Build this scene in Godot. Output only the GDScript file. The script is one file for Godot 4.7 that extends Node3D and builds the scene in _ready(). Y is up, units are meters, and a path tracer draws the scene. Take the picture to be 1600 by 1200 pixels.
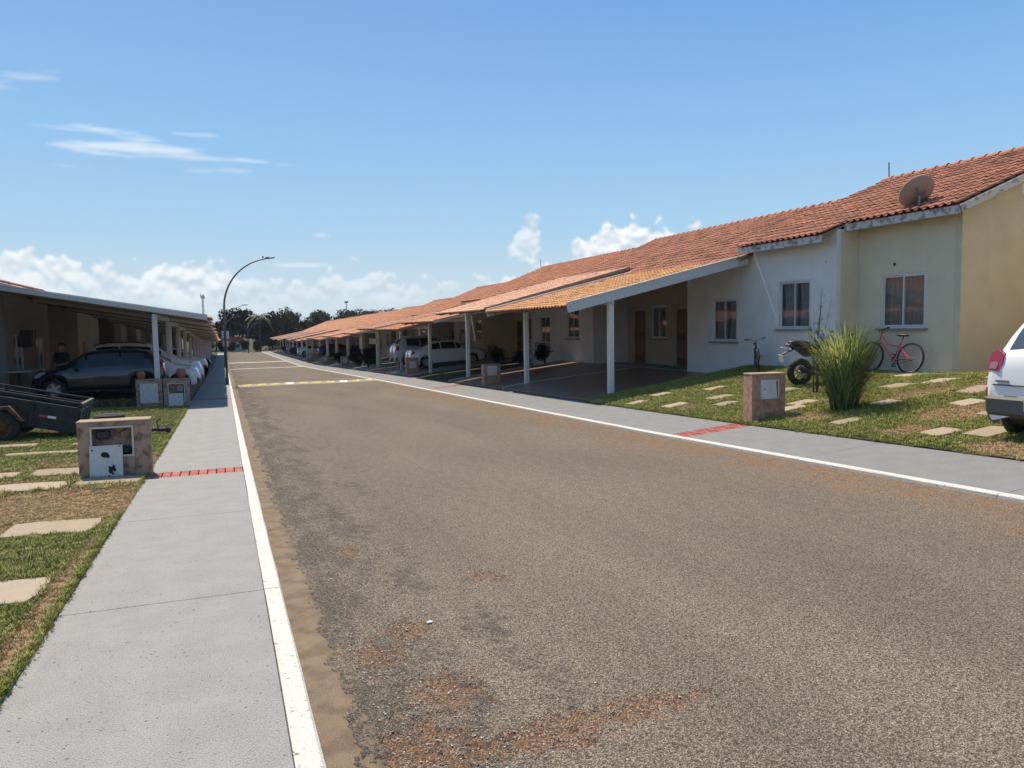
extends Node3D
# A gated street of tiled terrace houses. Plan: x across the road (right positive), z is minus the distance along it.
var M := {}
var taken := {}
var n1 := FastNoiseLite.new()
var n2 := FastNoiseLite.new()
var n3 := FastNoiseLite.new()
var rng := RandomNumberGenerator.new()
const GZ := [-60.0, 0.0, 12.0, 20.0, 37.0, 80.0, 150.0, 420.0]
const GY := [1.86, 0.0, -0.37, -0.56, -0.95, -2.05, -2.62, -3.6]

func P(x, y, z): return Vector3(x, y, -z)
func terp(a, b, x):
	if x <= a[0]: return b[0]
	for i in range(1, a.size()):
		if x <= a[i]: return lerpf(b[i - 1], b[i], (x - a[i - 1]) / (a[i] - a[i - 1]))
	return b[b.size() - 1]
func g(z): return terp(GZ, GY, z)                       # height of the kerb tops
func floor_right(z):
	if z < 11.0: return 0.62
	if z < 18.0: return 0.40
	if z < 31.4: return 0.05
	if z < 44.8: return -0.20
	return g(31.4 + 13.4 * floorf((z - 31.4) / 13.4) + 6.7) + 0.62
func floor_left(z): return g(25.6 + 6.7 * floorf((z - 25.6) / 6.7) + 3.3) + 0.10
func lot(x, z):                                         # height of the plots either side
	var k = g(z)
	if x > 0:
		if x < 7.35: return k
		if x < 8.75: return k + 0.12 * (x - 7.35) / 1.4
		if x < 9.7: return k + 0.12 + 0.15 * (x - 8.75) / 0.95
		var f = lerpf(0.40, 0.62, clampf((12.5 - z) / 3.0, 0, 1)) if z < 17.7 else floor_right(z)
		return lerpf(k + 0.27, f - 0.03, clampf((x - 9.7) / 4.4, 0, 1))
	return k + clampf(-1.1 - x, 0, 5) * 0.015 + (0.22 * smoothstep(0.0, 1.2, -1.25 - x) * smoothstep(25.7, 26.0, z) if z > 25.7 else 0.0)

# ---------- shapes ----------
func mb():
	var st = SurfaceTool.new()
	st.begin(Mesh.PRIMITIVE_TRIANGLES)
	st.set_smooth_group(-1)
	return st
func tri(st, a, b, c):
	st.add_vertex(a); st.add_vertex(b); st.add_vertex(c)
func quad(st, a, b, c, d):
	tri(st, a, b, c); tri(st, a, c, d)
func bx(st, c: Vector3, s: Vector3, b := Basis()):
	st.set_smooth_group(-1)
	var v = []
	for k in 8: v.append(c + b * (Vector3((k & 1) - 0.5, ((k >> 1) & 1) - 0.5, ((k >> 2) & 1) - 0.5) * s))
	for f in [[0, 1, 3, 2], [4, 6, 7, 5], [0, 4, 5, 1], [2, 3, 7, 6], [0, 2, 6, 4], [1, 5, 7, 3]]:
		quad(st, v[f[0]], v[f[1]], v[f[2]], v[f[3]])
func cbx(st, c: Vector3, s: Vector3, e := 0.012, b := Basis()):    # box with chamfered edges
	st.set_smooth_group(-1)
	var h = s * 0.5
	e = min(e, min(h.x, min(h.y, h.z)) * 0.9)
	var pt = func(sx, sy, sz, ax):
		var q = Vector3(sx * (h.x - (0.0 if ax == 0 else e)), sy * (h.y - (0.0 if ax == 1 else e)), sz * (h.z - (0.0 if ax == 2 else e)))
		return c + b * q
	for q in [-1, 1]:
		quad(st, pt.call(q, -1, -1, 0), pt.call(q, 1, -1, 0), pt.call(q, 1, 1, 0), pt.call(q, -1, 1, 0))
		quad(st, pt.call(-1, q, -1, 1), pt.call(1, q, -1, 1), pt.call(1, q, 1, 1), pt.call(-1, q, 1, 1))
		quad(st, pt.call(-1, -1, q, 2), pt.call(1, -1, q, 2), pt.call(1, 1, q, 2), pt.call(-1, 1, q, 2))
		for r in [-1, 1]:
			quad(st, pt.call(q, r, -1, 0), pt.call(q, r, 1, 0), pt.call(q, r, 1, 1), pt.call(q, r, -1, 1))
			quad(st, pt.call(q, -1, r, 0), pt.call(q, 1, r, 0), pt.call(q, 1, r, 2), pt.call(q, -1, r, 2))
			quad(st, pt.call(-1, q, r, 1), pt.call(1, q, r, 1), pt.call(1, q, r, 2), pt.call(-1, q, r, 2))
			for w in [-1, 1]:
				tri(st, pt.call(q, r, w, 0), pt.call(q, r, w, 1), pt.call(q, r, w, 2))
func bar(st, a: Vector3, b: Vector3, w := 0.05, h := 0.05, up := Vector3.UP):    # square bar from a to b
	var d = (b - a).normalized()
	if absf(d.dot(up)) > 0.98: up = Vector3(0, 0, 1)
	var x = d.cross(up).normalized()
	bx(st, (a + b) * 0.5, Vector3(w, h, a.distance_to(b)), Basis(x, x.cross(d), -d))
func tube(st, pts: Array, r, n := 8, cap := true):
	st.set_smooth_group(1)
	var rings = []
	var up = Vector3(0.31, 0.2, 0.93)
	for i in pts.size():
		var d: Vector3 = (pts[min(i + 1, pts.size() - 1)] - pts[max(i - 1, 0)]).normalized()
		var x = d.cross(up).normalized()
		if x.length() < 0.5: x = d.cross(Vector3.UP).normalized()
		var y = x.cross(d).normalized()
		up = y
		var rr = r[i] if r is Array else r
		var ring = []
		for k in n: ring.append(pts[i] + (x * cos(TAU * k / n) + y * sin(TAU * k / n)) * rr)
		rings.append(ring)
	for i in pts.size() - 1:
		for k in n: quad(st, rings[i][k], rings[i][(k + 1) % n], rings[i + 1][(k + 1) % n], rings[i + 1][k])
	st.set_smooth_group(-1)
	if cap:
		for e in [0, pts.size() - 1]:
			for k in range(1, n - 1): tri(st, rings[e][0], rings[e][k], rings[e][k + 1])
func lathe(st, prof: Array, n := 16, t := Transform3D(), sm := 1):    # prof: [radius, height] pairs round local y
	st.set_smooth_group(sm)
	for i in prof.size() - 1:
		for k in n:
			var q = []
			for e in [[i, k], [i, k + 1], [i + 1, k + 1], [i + 1, k]]:
				var a = TAU * e[1] / n
				q.append(t * Vector3(cos(a) * prof[e[0]][0], prof[e[0]][1], sin(a) * prof[e[0]][0]))
			quad(st, q[0], q[1], q[2], q[3])
	st.set_smooth_group(-1)
func prism(st, poly: PackedVector2Array, d: float, t: Transform3D):    # polygon in local xy, pushed along z from 0 to d
	st.set_smooth_group(-1)
	var idx = Geometry2D.triangulate_polygon(poly)
	for i in range(0, idx.size(), 3):
		for z in [0.0, d]:
			tri(st, t * Vector3(poly[idx[i]].x, poly[idx[i]].y, z), t * Vector3(poly[idx[i + 1]].x, poly[idx[i + 1]].y, z), t * Vector3(poly[idx[i + 2]].x, poly[idx[i + 2]].y, z))
	for i in poly.size():
		var a = poly[i]; var b = poly[(i + 1) % poly.size()]
		quad(st, t * Vector3(a.x, a.y, 0), t * Vector3(b.x, b.y, 0), t * Vector3(b.x, b.y, d), t * Vector3(a.x, a.y, d))
func blob(st, c: Vector3, r: Vector3, b := Basis(), n := 10, e := 1.0):    # rounded (super-)ellipsoid
	st.set_smooth_group(1)
	var f = func(i, k):
		var la = PI * i / n - PI / 2; var lo = TAU * k / (n * 2)
		var s = func(x): return signf(x) * pow(absf(x), e)
		return c + b * (Vector3(s.call(cos(la)) * s.call(cos(lo)), s.call(sin(la)), s.call(cos(la)) * s.call(sin(lo))) * r)
	for i in n:
		for k in n * 2: quad(st, f.call(i, k), f.call(i, k + 1), f.call(i + 1, k + 1), f.call(i + 1, k))
	st.set_smooth_group(-1)
func slab(st, a, b, c, d, t: Vector3):    # sheet a b c d thickened by t
	st.set_smooth_group(-1)
	quad(st, a, b, c, d); quad(st, a + t, b + t, c + t, d + t)
	for e in [[a, b], [b, c], [c, d], [d, a]]: quad(st, e[0], e[1], e[1] + t, e[0] + t)
func torus(st, R: float, r: float, t: Transform3D, n := 28, m := 8):
	var prof = []
	for k in m + 1: prof.append([R + r * cos(TAU * k / m), r * sin(TAU * k / m)])
	lathe(st, prof, n, t)

# ---------- nodes ----------
func numbered(called):
	var k = taken.get(called, 0)
	taken[called] = k + 1
	return called if k == 0 else "%s_%03d" % [called, k]
func put(called, mesh, m, parent):
	var o = MeshInstance3D.new()
	o.mesh = mesh
	o.material_override = m
	if parent == self or parent == null:
		o.name = numbered(called); add_child(o)
	else:
		o.name = called; parent.add_child(o, true)
	return o
func obj(called, st, m, parent = null):
	st.generate_normals()
	return put(called, st.commit(), m, parent)
func thing(called, label, category, at := Vector3.ZERO, turn := 0.0, group := ""):
	var o = Node3D.new()
	o.name = numbered(called); add_child(o)
	o.position = at; o.rotation.y = turn
	return tag(o, label, category, group)
func tag(o, label, category, group := ""):
	o.set_meta("label", label); o.set_meta("category", category)
	if group != "": o.set_meta("group", group)
	return o
func struct(o):
	o.set_meta("kind", "structure"); return o
func stuff(o):
	o.set_meta("kind", "stuff"); return o
func dup(o, at, turn, label):
	var c = o.duplicate()
	c.name = numbered(String(o.name).rstrip("0123456789").trim_suffix("_"))
	add_child(c); c.position = at; c.rotation.y = turn; c.set_meta("label", label)
	return c
func multi(called, mesh, m, xf: Array, cols: Array, parent):
	var mm = MultiMesh.new()
	mm.transform_format = MultiMesh.TRANSFORM_3D
	mm.use_colors = cols.size() > 0
	mm.mesh = mesh
	mm.instance_count = xf.size()
	for i in xf.size():
		mm.set_instance_transform(i, xf[i])
		if cols.size() > 0: mm.set_instance_color(i, cols[i])
	var o = MultiMeshInstance3D.new()
	o.multimesh = mm; o.material_override = m
	if parent == null:
		o.name = numbered(called); add_child(o)
	else:
		o.name = called; parent.add_child(o, true)
	return stuff(o)
func mesh_of(st):
	st.generate_normals()
	return st.commit()

# ---------- materials ----------
func lin(r, gg, b): return Color(r, gg, b).linear_to_srgb()
func speck(seed_, size, freq, oct, lo: Color, hi: Color, lo_t := 0.3, hi_t := 0.7, kind := FastNoiseLite.TYPE_SIMPLEX_SMOOTH):
	var n = FastNoiseLite.new()
	n.seed = seed_; n.noise_type = kind; n.frequency = freq; n.fractal_octaves = oct
	n.fractal_type = FastNoiseLite.FRACTAL_FBM if oct > 1 else FastNoiseLite.FRACTAL_NONE
	var im = n.get_seamless_image(size, size, false, false, 0.02)
	im.convert(Image.FORMAT_L8)
	var src = im.get_data()
	var lut = []
	for k in 256:
		var c = lo.lerp(hi, smoothstep(lo_t, hi_t, k / 255.0))
		lut.append([int(c.r * 255), int(c.g * 255), int(c.b * 255)])
	var out = PackedByteArray(); out.resize(size * size * 3)
	for i in size * size:
		var c = lut[src[i]]
		out[i * 3] = c[0]; out[i * 3 + 1] = c[1]; out[i * 3 + 2] = c[2]
	return Image.create_from_data(size, size, false, Image.FORMAT_RGB8, out)
func mix_images(a: Image, b: Image, by := 1.0):    # multiply b into a
	var da = a.get_data(); var db = b.get_data()
	for i in da.size(): da[i] = mini(255, int(da[i] * lerpf(1.0, db[i] / 255.0, by)))
	return Image.create_from_data(a.get_width(), a.get_height(), false, Image.FORMAT_RGB8, da)
func tex(im: Image):
	im.generate_mipmaps()
	return ImageTexture.create_from_image(im)
func bump(seed_, size, freq, oct, depth, kind := FastNoiseLite.TYPE_SIMPLEX_SMOOTH):
	var n = FastNoiseLite.new()
	n.seed = seed_; n.noise_type = kind; n.frequency = freq; n.fractal_octaves = oct
	var im = n.get_seamless_image(size, size, false, false, 0.02)
	im.convert(Image.FORMAT_RGBA8)
	im.bump_map_to_normal_map(depth)
	return tex(im)
func mat(c: Color, rough := 0.8, t = null, per_m := 1.0, nt = null, ns := 1.0, metal := 0.0):
	var m = StandardMaterial3D.new()
	m.albedo_color = c; m.roughness = rough; m.metallic = metal
	m.cull_mode = BaseMaterial3D.CULL_DISABLED
	if t != null or nt != null:
		m.uv1_triplanar = true; m.uv1_world_triplanar = true
		m.uv1_scale = Vector3.ONE * per_m
		m.uv1_triplanar_sharpness = 6.0
	if t != null: m.albedo_texture = t
	if nt != null:
		m.normal_enabled = true; m.normal_texture = nt; m.normal_scale = ns
	return m
func vcol(m):
	m.vertex_color_use_as_albedo = true
	return m
func paint(c, rough := 0.25):
	var m = mat(c, rough)
	m.clearcoat_enabled = true; m.clearcoat = 0.7; m.clearcoat_roughness = 0.06
	return m
func materials():
	var W = Color.WHITE
	var grain = tex(speck(11, 256, 0.06, 4, Color(0.90, 0.90, 0.90), W, 0.0, 1.0))
	var fine = tex(speck(12, 256, 0.35, 2, Color(0.80, 0.80, 0.80), W, 0.2, 0.8))
	var blot = tex(mix_images(speck(13, 512, 0.006, 6, Color(0.965, 0.96, 0.955), W, 0.0, 0.9), speck(14, 512, 0.25, 3, Color(0.93, 0.93, 0.93), W, 0.1, 0.8)))
	var grime = tex(mix_images(speck(15, 512, 0.012, 6, Color(0.60, 0.55, 0.52), W, 0.15, 0.60), speck(16, 512, 0.2, 3, Color(0.78, 0.76, 0.74), W, 0.2, 0.7)))
	var stucco = bump(21, 512, 0.18, 3, 3.0)
	var rough = bump(22, 512, 0.30, 2, 5.0)
	# asphalt: dusty binder with exposed aggregate
	var asp: Image = speck(31, 1024, 0.16, 1, Color(0.50, 0.485, 0.47), Color(1.0, 0.99, 0.97), 0.05, 0.55, FastNoiseLite.TYPE_CELLULAR)
	asp = mix_images(asp, speck(32, 1024, 0.45, 2, Color(0.78, 0.77, 0.76), W, 0.2, 0.7))
	asp = mix_images(asp, speck(33, 1024, 0.010, 6, Color(0.92, 0.915, 0.91), W, 0.1, 0.8))
	asp = mix_images(asp, speck(52, 1024, 0.05, 3, Color(0.70, 0.69, 0.68), W, 0.25, 0.6))
	M.asphalt = vcol(mat(W, 0.93, tex(asp), 0.7, bump(34, 1024, 0.16, 2, 7.0, FastNoiseLite.TYPE_CELLULAR), 1.0))
	M.gutter = vcol(mat(W, 0.9, tex(mix_images(speck(35, 512, 0.30, 2, Color(0.76, 0.75, 0.74), W, 0.15, 0.75), speck(36, 512, 0.010, 6, Color(0.84, 0.83, 0.82), W, 0.1, 0.8))), 0.9, rough, 0.6))
	var walk: Image = mix_images(speck(37, 1024, 0.30, 3, Color(0.76, 0.76, 0.76), W, 0.2, 0.75), speck(38, 1024, 0.005, 6, Color(0.955, 0.955, 0.96), W, 0.05, 0.9))
	walk = mix_images(walk, speck(39, 1024, 0.055, 2, Color(0.55, 0.54, 0.54), W, 0.08, 0.16))
	var walk_t = tex(walk)
	M.walk = mat(lin(0.355, 0.355, 0.355), 0.82, walk_t, 0.5, rough, 0.45)
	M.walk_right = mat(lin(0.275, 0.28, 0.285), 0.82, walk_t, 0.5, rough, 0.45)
	M.kerb = mat(lin(0.66, 0.655, 0.63), 0.75, tex(mix_images(speck(40, 512, 0.20, 3, Color(0.86, 0.85, 0.82), W, 0.2, 0.6), speck(41, 512, 0.05, 4, Color(0.60, 0.55, 0.48), W, 0.12, 0.28))), 0.8, rough, 0.5)
	M.brick_red = []
	for c in [[0.42, 0.11, 0.09], [0.36, 0.09, 0.08], [0.47, 0.15, 0.12]]: M.brick_red.append(mat(lin(c[0], c[1], c[2]), 0.85, blot, 2.0, rough, 0.5))
	M.slab = []
	for c in [[0.44, 0.35, 0.26], [0.38, 0.30, 0.225], [0.47, 0.39, 0.30]]: M.slab.append(mat(lin(c[0], c[1], c[2]), 0.9, blot, 1.2, rough, 0.8))
	M.earth = vcol(mat(W, 0.97, tex(mix_images(speck(42, 1024, 0.22, 3, Color(0.55, 0.53, 0.50), W, 0.25, 0.7), speck(43, 1024, 0.02, 4, Color(0.72, 0.70, 0.66), W, 0.3, 0.65))), 0.5, rough, 1.0))
	M.blade = vcol(mat(W, 0.65)); M.grit = vcol(mat(W, 0.9)); M.blade.backlight = Color(0.5, 0.55, 0.25)
	M.leaf = vcol(mat(W, 0.55)); M.leaf.backlight = Color(0.4, 0.45, 0.25)
	M.tile = vcol(mat(W, 0.85, tex(mix_images(speck(44, 512, 0.03, 5, Color(0.80, 0.75, 0.71), W, 0.1, 0.65), speck(45, 512, 0.3, 2, Color(0.88, 0.87, 0.86), W, 0.2, 0.7))), 1.3, stucco, 0.5))
	M.deck = mat(lin(0.30, 0.22, 0.15), 0.9, grain, 1.0)
	M.soffit = mat(lin(0.26, 0.20, 0.15), 0.9, grain, 1.0)
	M.white = mat(lin(0.80, 0.795, 0.785), 0.88, blot, 0.35, stucco, 0.6)
	M.offwhite = mat(lin(0.70, 0.675, 0.625), 0.88, blot, 0.35, stucco, 0.6)
	M.cream = mat(lin(0.72, 0.65, 0.49), 0.88, blot, 0.35, stucco, 0.6)
	M.ochre = mat(lin(0.68, 0.605, 0.46), 0.88, blot, 0.35, stucco, 0.6)
	M.beige = mat(lin(0.50, 0.40, 0.30), 0.88, blot, 0.35, stucco, 0.6)
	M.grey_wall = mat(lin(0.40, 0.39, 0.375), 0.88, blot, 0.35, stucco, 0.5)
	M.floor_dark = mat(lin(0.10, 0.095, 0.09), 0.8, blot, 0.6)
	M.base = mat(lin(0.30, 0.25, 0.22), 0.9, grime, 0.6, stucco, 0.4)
	M.fascia = mat(lin(0.62, 0.61, 0.60), 0.7, tex(mix_images(speck(46, 512, 0.012, 6, Color(0.70, 0.67, 0.65), W, 0.15, 0.55), speck(47, 512, 0.2, 2, Color(0.88, 0.88, 0.88), W, 0.2, 0.7))), 0.7)
	M.beam = mat(lin(0.60, 0.60, 0.59), 0.6, grain, 0.8)
	M.post = mat(lin(0.72, 0.71, 0.69), 0.7, blot, 0.8)
	M.wood = mat(lin(0.24, 0.13, 0.07), 0.75, grain, 1.5)
	M.floor_tile = mat(lin(0.235, 0.155, 0.125), 0.35, blot, 0.6)
	M.floor_grey = mat(lin(0.30, 0.28, 0.26), 0.8, blot, 0.6)
	M.stone = mat(lin(0.5, 0.47, 0.43), 0.9, blot, 1.0)
	M.alu = mat(lin(0.62, 0.63, 0.64), 0.45, null, 1.0, null, 1.0, 0.2)
	M.sill = mat(lin(0.22, 0.21, 0.21), 0.5)
	M.glass = mat(Color(0.45, 0.5, 0.52, 0.13), 0.03)
	M.glass.transparency = BaseMaterial3D.TRANSPARENCY_ALPHA
	M.curtain = mat(lin(0.42, 0.30, 0.22), 0.95, fine, 3.0)
	M.curtain_grey = mat(lin(0.33, 0.30, 0.27), 0.95, fine, 3.0)
	M.room = mat(lin(0.35, 0.33, 0.30), 0.9)
	M.pink_stucco = mat(lin(0.56, 0.39, 0.29), 0.95, tex(mix_images(speck(48, 512, 0.010, 6, Color(0.72, 0.67, 0.64), W, 0.05, 0.6), speck(49, 512, 0.25, 3, Color(0.84, 0.83, 0.82), W, 0.2, 0.7))), 1.1, rough, 1.0)
	M.rose_stucco = mat(lin(0.58, 0.37, 0.27), 0.95, tex(mix_images(speck(50, 512, 0.012, 6, Color(0.86, 0.84, 0.82), W, 0.1, 0.65), speck(51, 512, 0.25, 3, Color(0.82, 0.80, 0.78), W, 0.2, 0.7))), 1.1, rough, 1.0)
	M.plate = mat(lin(0.60, 0.59, 0.57), 0.55, blot, 1.5)
	M.soot = mat(lin(0.02, 0.018, 0.018), 0.9)
	M.print = mat(lin(0.22, 0.22, 0.23), 0.9)
	M.rust = mat(lin(0.13, 0.07, 0.035), 0.9, grime, 1.5)
	M.black = mat(lin(0.018, 0.018, 0.02), 0.5)
	M.plastic = mat(lin(0.03, 0.03, 0.032), 0.55)
	M.grey_plastic = mat(lin(0.07, 0.07, 0.075), 0.6)
	M.rubber = mat(lin(0.022, 0.021, 0.02), 0.85)
	M.steel = mat(lin(0.35, 0.35, 0.36), 0.4, null, 1.0, null, 1.0, 0.7)
	M.rim = mat(lin(0.45, 0.45, 0.46), 0.35, null, 1.0, null, 1.0, 0.6)
	M.pole = mat(lin(0.10, 0.105, 0.11), 0.6)
	M.trailer = mat(lin(0.02, 0.021, 0.023), 0.55, grime, 0.8)
	M.red_mark = mat(lin(0.45, 0.03, 0.04), 0.35)
	M.white_mark = mat(lin(0.72, 0.72, 0.72), 0.35)
	M.yellow_paint = mat(lin(0.72, 0.62, 0.22), 0.85, grime, 0.8)
	M.white_paint = mat(lin(0.72, 0.71, 0.68), 0.85, blot, 0.8)
	M.car_white = paint(lin(0.78, 0.79, 0.80))
	M.car_navy = paint(lin(0.003, 0.006, 0.022))
	M.car_silver = paint(lin(0.40, 0.41, 0.43))
	M.car_black = paint(lin(0.012, 0.012, 0.014))
	M.car_glass = mat(lin(0.008, 0.009, 0.011), 0.12)
	M.rear_glass = mat(lin(0.05, 0.075, 0.11), 0.04)
	M.lamp_red = paint(lin(0.30, 0.012, 0.03), 0.15)
	M.lamp_clear = mat(lin(0.55, 0.56, 0.58), 0.1, null, 1.0, null, 1.0, 0.3)
	M.lens_dim = mat(lin(0.30, 0.16, 0.16), 0.15)
	M.pink = paint(lin(0.70, 0.09, 0.16))
	M.blue = paint(lin(0.01, 0.03, 0.32))
	M.dish = mat(lin(0.36, 0.28, 0.24), 0.7, blot, 1.2)
	M.bark = mat(lin(0.09, 0.07, 0.05), 0.95, grime, 0.5)
	M.clay = mat(lin(0.34, 0.15, 0.09), 0.85, blot, 2.0)
	M.skin = mat(lin(0.36, 0.21, 0.15), 0.6)
	M.hair = mat(lin(0.02, 0.016, 0.013), 0.7)
	M.shirt = mat(lin(0.02, 0.02, 0.022), 0.9)
	M.shorts = mat(lin(0.03, 0.035, 0.05), 0.9)
	M.far_wall = mat(lin(0.45, 0.43, 0.40), 0.9, blot, 0.3)
	M.tin_red = mat(lin(0.40, 0.07, 0.05), 0.7, blot, 0.5)

# ---------- sky, camera, sun ----------
const CT_A := [-180.0, -60.0, -30.0, -12.8, -10.8, -9.0, -5.7, -3.0, -0.5, 0.9, 3.2, 5.9, 9.1, 11.4, 14.2, 16.0, 18.4, 20.8, 23.2, 25.1, 25.9, 28.0, 30.8, 33.1, 35.3, 37.1, 41.3, 48.0, 70.0, 110.0, 180.0]
const CT_E := [4.6, 4.0, 5.2, 5.0, 5.5, 4.8, 4.4, 4.9, 5.2, 4.1, 3.8, 4.0, 4.4, 3.8, 3.5, 3.1, 3.7, 3.9, 4.6, 5.5, 6.2, 7.3, 7.6, 7.2, 7.2, 6.9, 6.4, 6.0, 4.6, 5.4, 4.6]
const CT_S := [0.9, 0.9, 0.9, 0.9, 0.9, 0.85, 0.8, 0.85, 0.9, 0.7, 0.55, 0.55, 0.6, 0.55, 0.5, 0.5, 0.6, 0.65, 0.85, 0.95, 1.0, 1.0, 1.0, 1.0, 1.0, 1.0, 0.9, 0.9, 0.8, 0.9, 0.9]
func make_sky():
	var w := 3072; var h := 1536
	var n := FastNoiseLite.new(); n.seed = 5; n.frequency = 0.55; n.fractal_octaves = 5; n.fractal_gain = 0.52
	var nb := FastNoiseLite.new(); nb.seed = 8; nb.frequency = 0.16; nb.fractal_octaves = 4
	var nc := FastNoiseLite.new(); nc.seed = 9; nc.frequency = 0.35; nc.fractal_octaves = 4
	var data := PackedByteArray(); data.resize(w * h * 3)
	var top := [0.085, 0.21, 0.50]
	for j in h:
		var el := 90.0 - 180.0 * (j + 0.5) / h
		# air: deep blue overhead, paler and whiter down to the horizon
		var e := maxf(el, 0.0)
		var c: Color
		var stops := [[0.0, Color(0.60, 0.71, 0.76)], [3.0, Color(0.55, 0.69, 0.78)], [7.0, Color(0.39, 0.61, 0.81)], [13.0, Color(0.265, 0.51, 0.81)], [22.0, Color(0.155, 0.36, 0.73)], [40.0, Color(0.12, 0.26, 0.52)], [90.0, Color(0.10, 0.20, 0.40)]]
		for k in stops.size() - 1:
			if e <= stops[k + 1][0]:
				c = stops[k][1].lerp(stops[k + 1][1], (e - stops[k][0]) / (stops[k + 1][0] - stops[k][0])); break
		var plain := c
		var to_sun := Vector3(-0.105, 0.76, -0.42).normalized()
		var ce := cos(deg_to_rad(el)); var se := sin(deg_to_rad(el))
		var clouded := el > -0.3 and el < 17.0
		for i in w:
			if el < -0.5:
				var o0 := (j * w + i) * 3
				data[o0] = 150; data[o0 + 1] = 152; data[o0 + 2] = 150
				continue
			var az := wrapf(360.0 * (i + 0.5) / w, -180.0, 180.0)
			var r := deg_to_rad(az)
			# the air brightens and whitens gently round the sun
			var near := to_sun.x * sin(r) * ce + to_sun.y * se - to_sun.z * cos(r) * ce
			var d := plain.lerp(Color(0.72, 0.82, 0.93), 0.34 * pow(maxf(near, 0.0), 5.0))
			c = d
			var q := d.linear_to_srgb()
			if clouded:
				var pz := Vector3(cos(r) * 57.3, el, sin(r) * 57.3)
				if el < 10.5:
					var T: float = terp(CT_A, CT_E, az); var s: float = terp(CT_A, CT_S, az)
					var m := n.get_noise_3d(pz.x, el * 1.15, pz.z)
					var top_line := T + m * 1.9 - 0.25
					# a cumulus standing alone above the bank
					var lone := 1.0 - Vector2((az - 22.0 - (el - 6.3) * 0.15) / (1.15 + 0.25 * (6.4 - el)), (el - 6.35) / 1.55).length()
					var inside := clampf((top_line - el) / 0.35, 0.0, 1.0)
					inside = maxf(inside, clampf((lone + m * 0.7 + 0.08) / 0.22, 0.0, 1.0) * 0.9)
					if inside > 0.0:
						# white crowns, blue-grey hollows, dissolving downward into haze
						var lit := clampf(0.62 + n.get_noise_3d(pz.x * 1.0, el * 1.15 + 0.45, pz.z) * -1.5 + m * 1.3 + nb.get_noise_3d(pz.x * 2.0, el * 2.0, pz.z * 2.0) * 0.5, 0.0, 1.0)
						var cc := Color(0.56, 0.66, 0.76).lerp(Color(0.93, 0.95, 0.96), lit)
						var low := smoothstep(0.6, 4.2, el + nb.get_noise_3d(pz.x, el * 2.0, pz.z) * 1.2)
						d = c.lerp(cc, inside * s * (0.25 + 0.75 * low))
				# streaks of cirrus
				var ci := 1.0 - Vector2((az + 4.8) / 6.0, (el - 12.05 - (az + 4.6) * -0.035) / 1.1).length()
				var st2 := nc.get_noise_3d(pz.x * 0.35, el * 4.2, pz.z * 0.35)
				var k2 := clampf(ci * 1.25 + st2 * 2.3 - 0.2, 0.0, 1.0) * 0.6
				var wisp := 1.0 - Vector2((az + 12.4) / 2.2, (el - 15.0 - (az + 12.4) * 0.3) / 0.5).length()
				k2 = maxf(k2, clampf(wisp + st2 * 1.4, 0.0, 1.0) * 0.35)
				var puff := 1.0 - Vector2((az - 6.9) / 0.9, (el - 6.8) / 0.28).length()
				k2 = maxf(k2, clampf(puff + st2 * 0.8, 0.0, 1.0) * 0.6)
				var band := 1.0 - Vector2((az - 5.5) / 2.6, (el - 4.65) / 0.18).length()
				k2 = maxf(k2, clampf(band * 1.5, 0.0, 1.0) * 0.55)
				if k2 > 0.0: d = d.lerp(Color(0.88, 0.92, 0.95), k2)
				q = d.linear_to_srgb()
			var o := (j * w + i) * 3
			data[o] = int(clampf(q.r, 0, 1) * 255.0 + 0.5); data[o + 1] = int(clampf(q.g, 0, 1) * 255.0 + 0.5); data[o + 2] = int(clampf(q.b, 0, 1) * 255.0 + 0.5)
	return ImageTexture.create_from_image(Image.create_from_data(w, h, false, Image.FORMAT_RGB8, data))
func set_view():
	var cam = Camera3D.new()
	cam.name = "camera"
	var yaw = deg_to_rad(20.7); var pitch = deg_to_rad(4.3); var roll = 0.016
	var fw = Vector3(sin(yaw) * cos(pitch), -sin(pitch), -cos(yaw) * cos(pitch))
	var r0 = Vector3(cos(yaw), 0, sin(yaw))
	var up = r0.cross(fw)
	var right = r0 * cos(roll) - up * sin(roll)
	cam.transform = Transform3D(Basis(right, up * cos(roll) + r0 * sin(roll), -fw), Vector3(0, 1.6, 0))
	cam.fov = rad_to_deg(2.0 * atan(600.0 / 1190.0))
	cam.near = 0.05; cam.far = 3000.0
	add_child(cam); cam.current = true
	var e = Environment.new()
	e.background_mode = Environment.BG_SKY
	var sky = Sky.new(); var pm = PanoramaSkyMaterial.new()
	pm.panorama = make_sky(); sky.sky_material = pm
	e.sky = sky
	e.tonemap_mode = Environment.TONE_MAPPER_LINEAR
	e.tonemap_exposure = 1.3
	e.background_energy_multiplier = 0.82
	e.sdfgi_enabled = true; e.ssao_enabled = true; e.ssil_enabled = true
	e.fog_enabled = true; e.fog_density = 0.0002; e.fog_light_color = Color(0.80, 0.87, 0.93)
	var we = WorldEnvironment.new(); we.name = "environment"; we.environment = e
	add_child(we)
	var sun = DirectionalLight3D.new()
	sun.name = "sun"
	sun.light_energy = 1.5; sun.light_color = Color(1.0, 0.94, 0.84); sun.light_angular_distance = 0.53
	sun.shadow_enabled = true
	add_child(sun)
	sun.look_at_from_position(Vector3(-0.105, 0.76, -0.42), Vector3.ZERO, Vector3.UP)

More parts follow.
